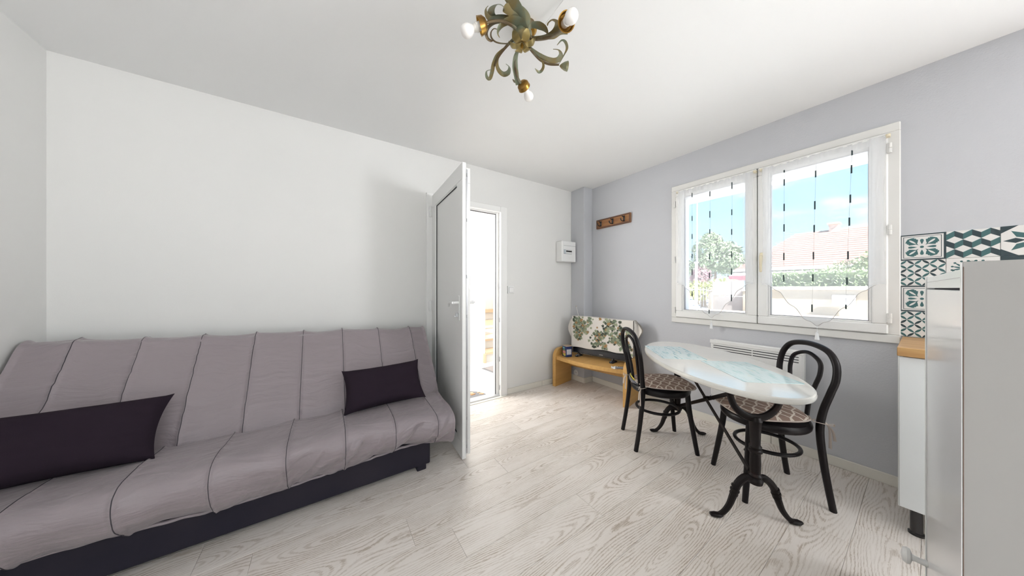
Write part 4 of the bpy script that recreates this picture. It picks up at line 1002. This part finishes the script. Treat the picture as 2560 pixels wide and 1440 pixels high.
# three arms that carry bulbs
def bulb_arm(cup, axis_to, r=.034):
    c_ = Z1(*cup); d = (Z1(*axis_to) - c_).normalized()
    Mx = Matrix.Translation(c_) @ d.to_track_quat('Z', 'Y').to_matrix().to_4x4()
    cu = part('cup', MB().lathe([(.006, -.030), (.020, -.026), (.031, -.014), (r, .004), (r+.001, .006), (r-.003, .005), (.028, -.010), (.012, -.020), (0, -.022)], 24, Mx), M['brass'], lamp, True)
    so = part('socket', MB().lathe([(0, -.02), (.0165, -.018), (.0165, .012), (.0185, .013), (.0185, .019), (.0155, .020), (.0145, .030), (0, .03)], 20, Mx), M['ceramic'], lamp, True)
    part('bulb', MB().lathe([(0, .026), (.0125, .027), (.0135, .032), (.0185, .040), (.0240, .049), (.0265, .060), (.0250, .071), (.0190, .080), (.0100, .0855), (0, .087)], 24, Mx), M['bulb'], lamp, True)
tube('arm', [(1000, 400, 2.39), (930, 330, 2.395), (800, 272, 2.375), (660, 275, 2.345), (575, 305, 2.328)], [.008, .0075, .006, .006, .0055])
bulb_arm((520, 330, 2.322), (345, 400, 2.300))
tube('arm', [(1150, 480, 2.38), (1250, 500, 2.37), (1400, 480, 2.345), (1520, 420, 2.325), (1600, 350, 2.315)], [.009, .008, .007, .006, .006])
bulb_arm((1622, 285, 2.312), (1712, 190, 2.275), .036)
tube('arm', [(1040, 560, 2.38), (985, 680, 2.365), (965, 800, 2.345), (985, 960, 2.325), (1040, 1075, 2.318)], [.009, .008, .007, .006, .006])
bulb_arm((1078, 1115, 2.316), (1140, 1240, 2.298), .033)
# leaves around the left arm
ribbon('leaf', [(990, 330, 2.40), (870, 240, 2.405), (740, 222, 2.40), (650, 240, 2.38), (600, 190, 2.36), (588, 120, 2.35), (620, 75, 2.345)], [.014, .030, .026, .022, .016, .010, .002])
ribbon('leaf', [(1010, 330, 2.405), (850, 235, 2.41), (700, 225, 2.40), (655, 160, 2.385), (685, 80, 2.37), (760, 55, 2.36), (815, 85, 2.355), (825, 130, 2.352)], [.012, .020, .026, .034, .036, .030, .020, .004])
ribbon('leaf', [(900, 300, 2.39), (740, 280, 2.385), (640, 330, 2.37), (595, 420, 2.355), (610, 490, 2.345), (655, 525, 2.34), (695, 515, 2.338)], [.008, .020, .022, .020, .015, .010, .002], 'arm')
ribbon('tendril', [(735, 375, 2.36), (690, 370, 2.355), (655, 420, 2.35), (665, 490, 2.35), (730, 545, 2.355), (860, 560, 2.365), (940, 520, 2.38)], [.002, .006, .008, .007, .007, .006, .005], 'arm')
# broad leaves above the hub
ribbon('leaf', [(1120, 400, 2.385), (1110, 250, 2.41), (1030, 165, 2.415), (930, 130, 2.405), (850, 100, 2.385), (815, 110, 2.37), (825, 150, 2.36)], [.010, .040, .048, .046, .036, .020, .004])
ribbon('leaf', [(1090, 330, 2.40), (1050, 170, 2.41), (990, 90, 2.405), (930, 10, 2.395), (880, -60, 2.38), (850, -110, 2.36), (850, -150, 2.34)], [.012, .030, .042, .048, .044, .030, .006])
ribbon('leaf', [(1130, 390, 2.38), (1050, 290, 2.40), (940, 258, 2.40), (830, 290, 2.385), (760, 360, 2.365), (742, 430, 2.348), (768, 485, 2.338)], [.010, .036, .042, .038, .030, .018, .003])
ribbon('leaf', [(1130, 390, 2.38), (1180, 325, 2.40), (1280, 330, 2.395), (1355, 370, 2.378), (1385, 430, 2.36), (1372, 490, 2.346)], [.010, .030, .040, .034, .020, .003])
ribbon('leaf', [(1110, 360, 2.40), (1120, 270, 2.42), (1180, 280, 2.42), (1220, 330, 2.40)], [.008, .024, .022, .004], 'arm')
# right arm leaves
ribbon('leaf', [(1180, 480, 2.375), (1330, 480, 2.372), (1440, 440, 2.36), (1500, 370, 2.35), (1512, 290, 2.342), (1450, 255, 2.338), (1395, 290, 2.335), (1382, 330, 2.334)], [.010, .024, .030, .028, .026, .024, .016, .004])
ribbon('leaf', [(1330, 500, 2.36), (1450, 480, 2.345), (1540, 430, 2.33), (1640, 432, 2.32)], [.008, .022, .018, .010])
# lower stems
tube('arm', [(1010, 450, 2.385), (940, 510, 2.375), (850, 600, 2.36), (760, 720, 2.345), (700, 850, 2.332)], [.008, .007, .006, .005, .004])
ribbon('leaf', [(860, 590, 2.36), (740, 700, 2.352), (690, 820, 2.34), (668, 930, 2.33), (640, 1015, 2.322), (600, 985, 2.318), (600, 915, 2.316), (670, 895, 2.316)], [.006, .016, .020, .020, .018, .015, .010, .003])
ribbon('leaf', [(830, 620, 2.358), (750, 730, 2.345), (732, 830, 2.336), (760, 910, 2.328), (820, 955, 2.322), (880, 930, 2.318), (892, 865, 2.316), (848, 822, 2.315)], [.005, .012, .016, .020, .024, .022, .014, .002])
ribbon('leaf', [(1030, 580, 2.372), (975, 720, 2.352), (965, 850, 2.338), (980, 960, 2.328), (1000, 1090, 2.318)], [.008, .022, .028, .026, .022])
ribbon('leaf', [(985, 1060, 2.322), (960, 1050, 2.320), (935, 1020, 2.320)], [.016, .014, .004], 'arm')
tube('arm', [(1120, 560, 2.385), (1190, 660, 2.368), (1290, 770, 2.352), (1400, 825, 2.34), (1530, 832, 2.33)], [.008, .007, .006, .005, .0045])
ribbon('leaf', [(1160, 610, 2.372), (1290, 715, 2.355), (1420, 775, 2.342), (1510, 770, 2.334), (1555, 710, 2.328), (1530, 645, 2.324), (1455, 632, 2.322)], [.008, .024, .030, .028, .022, .014, .002])
ribbon('tendril', [(1535, 815, 2.332), (1590, 715, 2.326), (1632, 620, 2.320), (1612, 540, 2.316), (1565, 518, 2.314), (1505, 580, 2.312)], [.003, .006, .012, .014, .012, .002])
ribbon('tendril', [(1225, 715, 2.36), (1310, 785, 2.345), (1330, 850, 2.335), (1305, 910, 2.328), (1265, 925, 2.325), (1222, 880, 2.322)], [.005, .010, .014, .014, .012, .002])
part('flower_cup', MB().lathe([(.003, -.02), (.010, -.012), (.018, .004), (.022, .020), (.020, .020), (.012, .0), (0, -.008)], 14, Matrix.Translation(Z1(1590, 850, 2.328)) @ (Z1(1680, 855, 2.318)-Z1(1590, 850, 2.328)).to_track_quat('Z', 'Y').to_matrix().to_4x4()), M['verdigris'], lamp, True)
wire_pts = [Z1(1340, 330, 2.50), onZ(1390, 25, 2.508), onZ(1412, -4, 2.513), onZ(1440, -60, 2.515)]
single('ceiling_cable', MB().sweep(wire_pts, .0030, n=6), M['white'], 'thin white cable along the ceiling from the light', 'cable', base=wire_pts[0])

# ================================================================== OUTSIDE THE WINDOW
single('ground', MB().box(XC+.28, 70, -40, 60, -.30, -.05), mat('pale_paving', (.74, .735, .72), .9, bump=(8, .3, .02), var=(.6, (.69, .685, .67), .4, .6)), 'pale paved street outside the window', kind='structure', smooth=False)
single('ground_bounce', MB().box(-20, XC+.27, -30, YF-.1, -.30, -.05), bpy.data.materials['pale_paving'], 'unseen pale paving added behind the camera to bounce sunlight', kind='structure', smooth=False)  # unseen ground added to throw sunlight up onto the ceiling
cream = mat('cream_render', (.33, .29, .24), .85, bump=(14, .3, .01)); cream2 = mat('cream_coping', (.40, .37, .33), .8)
gw = thing('garden_wall', 'cream garden wall with flat coping across the street', 'wall', (18.1, -1, -.05))
part('wall', MB().box(18, 18.2, -9, 5.2, -.05, 1.14), cream, gw, True, smooth=False); part('coping', MB().box(17.93, 18.27, -9, 5.2, 1.14, 1.29, .02), cream2, gw, True)
single('kerb', MB().box(16.2, 17.2, -9, 12.0, -.06, .08, .02), mat('pinkish_kerb', (.30, .24, .20), .9), 'pinkish pavement kerb in front of the garden wall', kind='structure')
gt = thing('driveway_gate', 'beige solid driveway gate beside the garden wall', 'gate', (17.5, 5.8, -.05))
bei = mat('beige_panel', (.27, .245, .235), .7)
for k in range(2): part('panel', MB().box(17.45, 17.5, 5.15, 6.5, .02+k*.78, .78+k*.78, .01), bei, gt, True)
for y in (5.06, 6.58): 
    p_ = part('gate_post', MB().box(17.36, 17.6, y-.10, y+.10, -.05, 1.05, .02), cream, gt, True); part('cap', MB().box(17.33, 17.63, y-.13, y+.13, 1.05, 1.12, .02), cream2, p_, True)
mb_ = thing('letter_box', 'white letter box on the cream garden wall', 'letter box', (17.85, 1.93, .48))
part('box', MB().box(17.78, 17.92, 1.62, 2.25, .48, .92, .02), mat('white_enamel', (.80, .81, .83), .4), mb_, True); part('flap', MB().box(17.765, 17.785, 1.70, 2.17, .74, .80, .005), M['grey_plastic'], mb_, True)
hg = thing('hedge', 'long clipped green hedge behind the garden wall', 'hedge', (20, -2, -.05))
def leafmat(name, c1, c2): return mat(name, c1, .7, var=(1.2, c2, .4, .6))
def foliage(blobs, count, size, seed):
    rnd = random.Random(seed); mb = MB()
    for k in range(count):
        c_, r_ = rnd.choice(blobs); d = Vector((rnd.gauss(0, 1), rnd.gauss(0, 1), rnd.gauss(0, 1))).normalized(); q = rnd.uniform(.55, 1.05)
        p = Vector(c_) + Vector((d.x*r_[0], d.y*r_[1], d.z*r_[2]))*q
        u = Vector((rnd.gauss(0, 1), rnd.gauss(0, 1), rnd.gauss(0, 1))).normalized(); w = d.cross(u); w = w.normalized() if w.length > 1e-3 else u.orthogonal(); u = (u+d*.3).normalized(); s_ = size*rnd.uniform(.6, 1.3)
        mb.add([p-u*s_, p+w*s_*.45, p+u*s_, p-w*s_*.45], [(0, 1, 2, 3)])
    return mb
part('clipped_body', MB().box(19.6, 20.6, -9, 5.6, -.05, 2.02, .1), leafmat('hedge_green', (.17, .24, .12), (.11, .17, .08)), hg, True)
hb_ = MB(); rnd = random.Random(4)
for k in range(3500):
    y = rnd.uniform(-9, 5.6); z = rnd.uniform(.9, 2.1); x = 19.58 - rnd.uniform(0, .08); s_ = rnd.uniform(.05, .12); a = rnd.uniform(0, PI)
    hb_.add([(x, y-s_*math.cos(a), z-s_*math.sin(a)), (x-.04, y+s_*.5*math.sin(a), z-s_*.5*math.cos(a)), (x, y+s_*math.cos(a), z+s_*math.sin(a))], [(0, 1, 2)])
part('leaves', hb_, leafmat('hedge_leaf', (.20, .28, .13), (.12, .19, .08)), hg, True, smooth=False, kind='stuff')
hs = thing('house', 'low house with a long pale terracotta roof and chimney', 'house', (31, 0, -.05))
HE, HR, EX, RX, HY0 = 2.62, 5.6, 27.0, 31.6, 8.6
part('wall', MB().box(27.8, 35.4, -12, 7.8, -.05, 2.9), cream, hs, True, smooth=False)
rf = mat('terracotta_tiles', (.22, .125, .105), .85, var=(1.5, (.185, .108, .09), .4, .65), bump=(3, .4, .05))
rmb = MB(); E1, E2 = Vector((EX, HY0, HE)), Vector((EX, -14, HE)); G1, G2 = Vector((RX, HY0-2.7, HR)), Vector((RX, -14, HR)); K1, K2 = Vector((36.2, HY0, HE)), Vector((36.2, -14, HE))
rmb.add([E1, E2, G2, G1], [(0, 1, 2, 3)]); rmb.add([K1, K2, G2, G1], [(0, 3, 2, 1)]); rmb.add([E1, G1, K1], [(0, 1, 2)]); rmb.add([E1, E2, K2, K1], [(0, 3, 2, 1)])
roof = part('roof', rmb, rf, hs, True, smooth=False)
up_ = (G1-E1); 
for k in range(18):                          # courses of roof tiles
    t_ = (k+.5)/18; a = Vector((lerp(EX, RX, t_), lerp(HY0, HY0-2.7, t_), lerp(HE, HR, t_))); b = Vector((a.x, -14, a.z))
    part('tile_course', MB().bar(a, b, .26, .05, up_.cross(Vector((0, 1, 0))), .01), rf, roof, True)
part('gutter', MB().sweep([E1 + Vector((-.08, 0, -.05)), E2 + Vector((-.08, 0, -.05))], .09, n=8), mat('grey_gutter', (.42, .40, .42), .5), hs, True)
part('chimney', MB().box(31.3, 31.9, 3.62, 4.12, 5.2, 6.0, .03).box(31.2, 32.0, 3.55, 4.19, 5.95, 6.08, .03), mat('pink_brick', (.58, .42, .36), .85), hs, True)
aw = thing('patio_awning', 'white and red awning under the eave of the house', 'awning', (26.4, 6.5, 1.5))
part('fabric', MB().add([(27.6, 8.5, 2.55), (27.6, 4.0, 2.55), (25.8, 4.0, 2.16), (25.8, 8.5, 2.16), (27.6, 8.5, 2.50), (27.6, 4.0, 2.50), (25.8, 4.0, 2.11), (25.8, 8.5, 2.11)], [(0, 1, 2, 3), (4, 7, 6, 5), (0, 3, 7, 4), (1, 5, 6, 2), (3, 2, 6, 7)]), mat('white_canvas', (.80, .78, .76), .8), aw, True, smooth=False)
part('valance', MB().box(25.74, 25.79, 4.0, 8.5, 1.80, 2.14), mat('red_canvas', (.60, .10, .14), .8), aw, True, smooth=False)
for y in (4.1, 8.4): part('support', MB().box(25.78, 25.86, y-.04, y+.04, -.05, 2.12), mat('awning_post', (.6, .6, .6), .5), aw, True)
part('side_curtain', MB().box(25.85, 25.9, 5.45, 6.1, .3, 1.85), mat('red_canvas_side', (.58, .09, .16), .8), aw, True, smooth=False)
def tree(name, label, loc, blobs, count, size, c1, c2, trunk, seed, cat='tree', group=None):
    t = thing(name, label, cat, loc, group=group)
    part('foliage', foliage(blobs, count, size, seed), leafmat(name+'_green', c1, c2), t, smooth=False, kind='stuff')
    if trunk: part('trunk', MB().sweep(crom([(0, 0, 0), (.05, .08, trunk*.5), (0, 0, trunk)], 4), [.22, .16, .08], n=10), mat(name+'_bark', (.20, .15, .11), .9), t)
tree('broadleaf_tree', 'round leafy tree seen through the left sash', (33, 12.0, -.05), [((0, 0, 4.0), (2.0, 2.3, 1.4)), ((.2, .7, 5.3), (1.5, 1.5, 1.3)), ((0, 1.4, 3.3), (1.3, 1.5, 1.2)), ((0, -1.4, 3.6), (1.3, 1.5, 1.2)), ((0, .4, 6.2), (.9, .9, .8)), ((0, -.9, 4.9), (1.2, 1.2, 1.0))], 7000, .17, (.20, .27, .15), (.12, .18, .09), 3.2, 1)
tree('garden_shrub', 'yellow-green shrub behind the driveway gate', (20.0, 7.9, -.05), [((0, 0, 1.1), (.7, 1.0, .6)), ((0, .6, 1.2), (.6, .6, .6)), ((0, -.6, 1.2), (.6, .6, .55))], 1500, .11, (.36, .38, .12), (.24, .28, .09), .8, 2, 'shrub')
tree('garden_shrub', 'dark purple-leaved shrub at the left of the window view', (24, 9.75, -.05), [((0, 0, 2.0), (.8, .7, 1.0))], 900, .13, (.16, .08, .11), (.22, .13, .13), .9, 3, 'shrub')
tree('garden_shrub', 'pale green shrub in front of the house at the right', (23.5, 2.4, -.05), [((0, 0, 1.9), (.9, 1.2, .9)), ((0, -.9, 2.3), (.9, 1.0, .9)), ((0, -2.0, 2.0), (1.0, 1.2, 1.0))], 2200, .12, (.28, .33, .17), (.18, .24, .11), 1.0, 5, 'shrub')
pt = thing('palm', 'low palm with spiky yellow-green fronds by the tree', 'palm', (22.4, 7.75, -.05))
part('trunk', MB().sweep([(0, 0, 0), (0, 0, 1.5)], [.12, .10], n=10), mat('palm_trunk', (.22, .17, .11), .9), pt)
pf = leafmat('palm_frond', (.38, .40, .16), (.28, .32, .12)); rnd = random.Random(8)
for k in range(18):
    a = 2*PI*k/18 + rnd.uniform(-.1, .1); ca, sa = math.cos(a), math.sin(a); e_ = rnd.uniform(.2, 1.0)
    part('frond', MB().sweep(crom([(0, 0, 1.5), (.4*ca, .4*sa, 1.55+.35*e_), (.8*ca, .8*sa, 1.5+.4*e_), (1.1*ca, 1.1*sa, 1.25+.3*e_)], 4), [.02, .09, .08, .01], .006, n=6), pf, pt)
pl_ = thing('utility_pole', 'pale utility pole carrying the wires at the left', 'pole', (25, 10.4, -.05))
gm = mat('pale_concrete_pole', (.24, .26, .30), .7); part('post', MB().sweep([(0, 0, 0), (0, 0, 9)], [.08, .06], n=10), gm, pl_); part('crossarm', MB().box(-.04, .04, -.6, .6, 8.3, 8.38), gm, pl_)
for k in range(3):
    y = -.5+k*.5; A_ = Vector((25, 10.4+y, 8.3-k*.05)); B_ = Vector((12, -14+y, 8.6-k*.05)); pts = [A_.lerp(B_, q/24) - Vector((0, 0, 4*(q/24)*(1-q/24)*1.0)) for q in range(25)]
    part('wire', MB().sweep(pts, .010, n=5), M['grey_plastic'], pl_, True)
wp = thing('white_post', 'slim white fence post at the left of the window view', 'post', (14, 5.85, -.05)); part('shaft', MB().box(-.04, .04, -.04, .04, 0, 2.4, .01), M['white'], wp); part('cap', MB().box(-.07, .07, -.07, .07, 2.4, 2.46, .01), M['white'], wp)
fn_ = thing('metal_fence', 'grey metal railing left of the driveway gate', 'fence', (17.5, 7.62, -.05))
fm = mat('grey_railing', (.50, .51, .53), .5)
for z in (.15, 1.15): part('rail', MB().box(-.02, .02, -.85, .95, z, z+.04), fm, fn_)
for k in range(13): part('bar', MB().box(-.01, .01, -.83+k*.145, -.81+k*.145, .05, 1.3), fm, fn_)
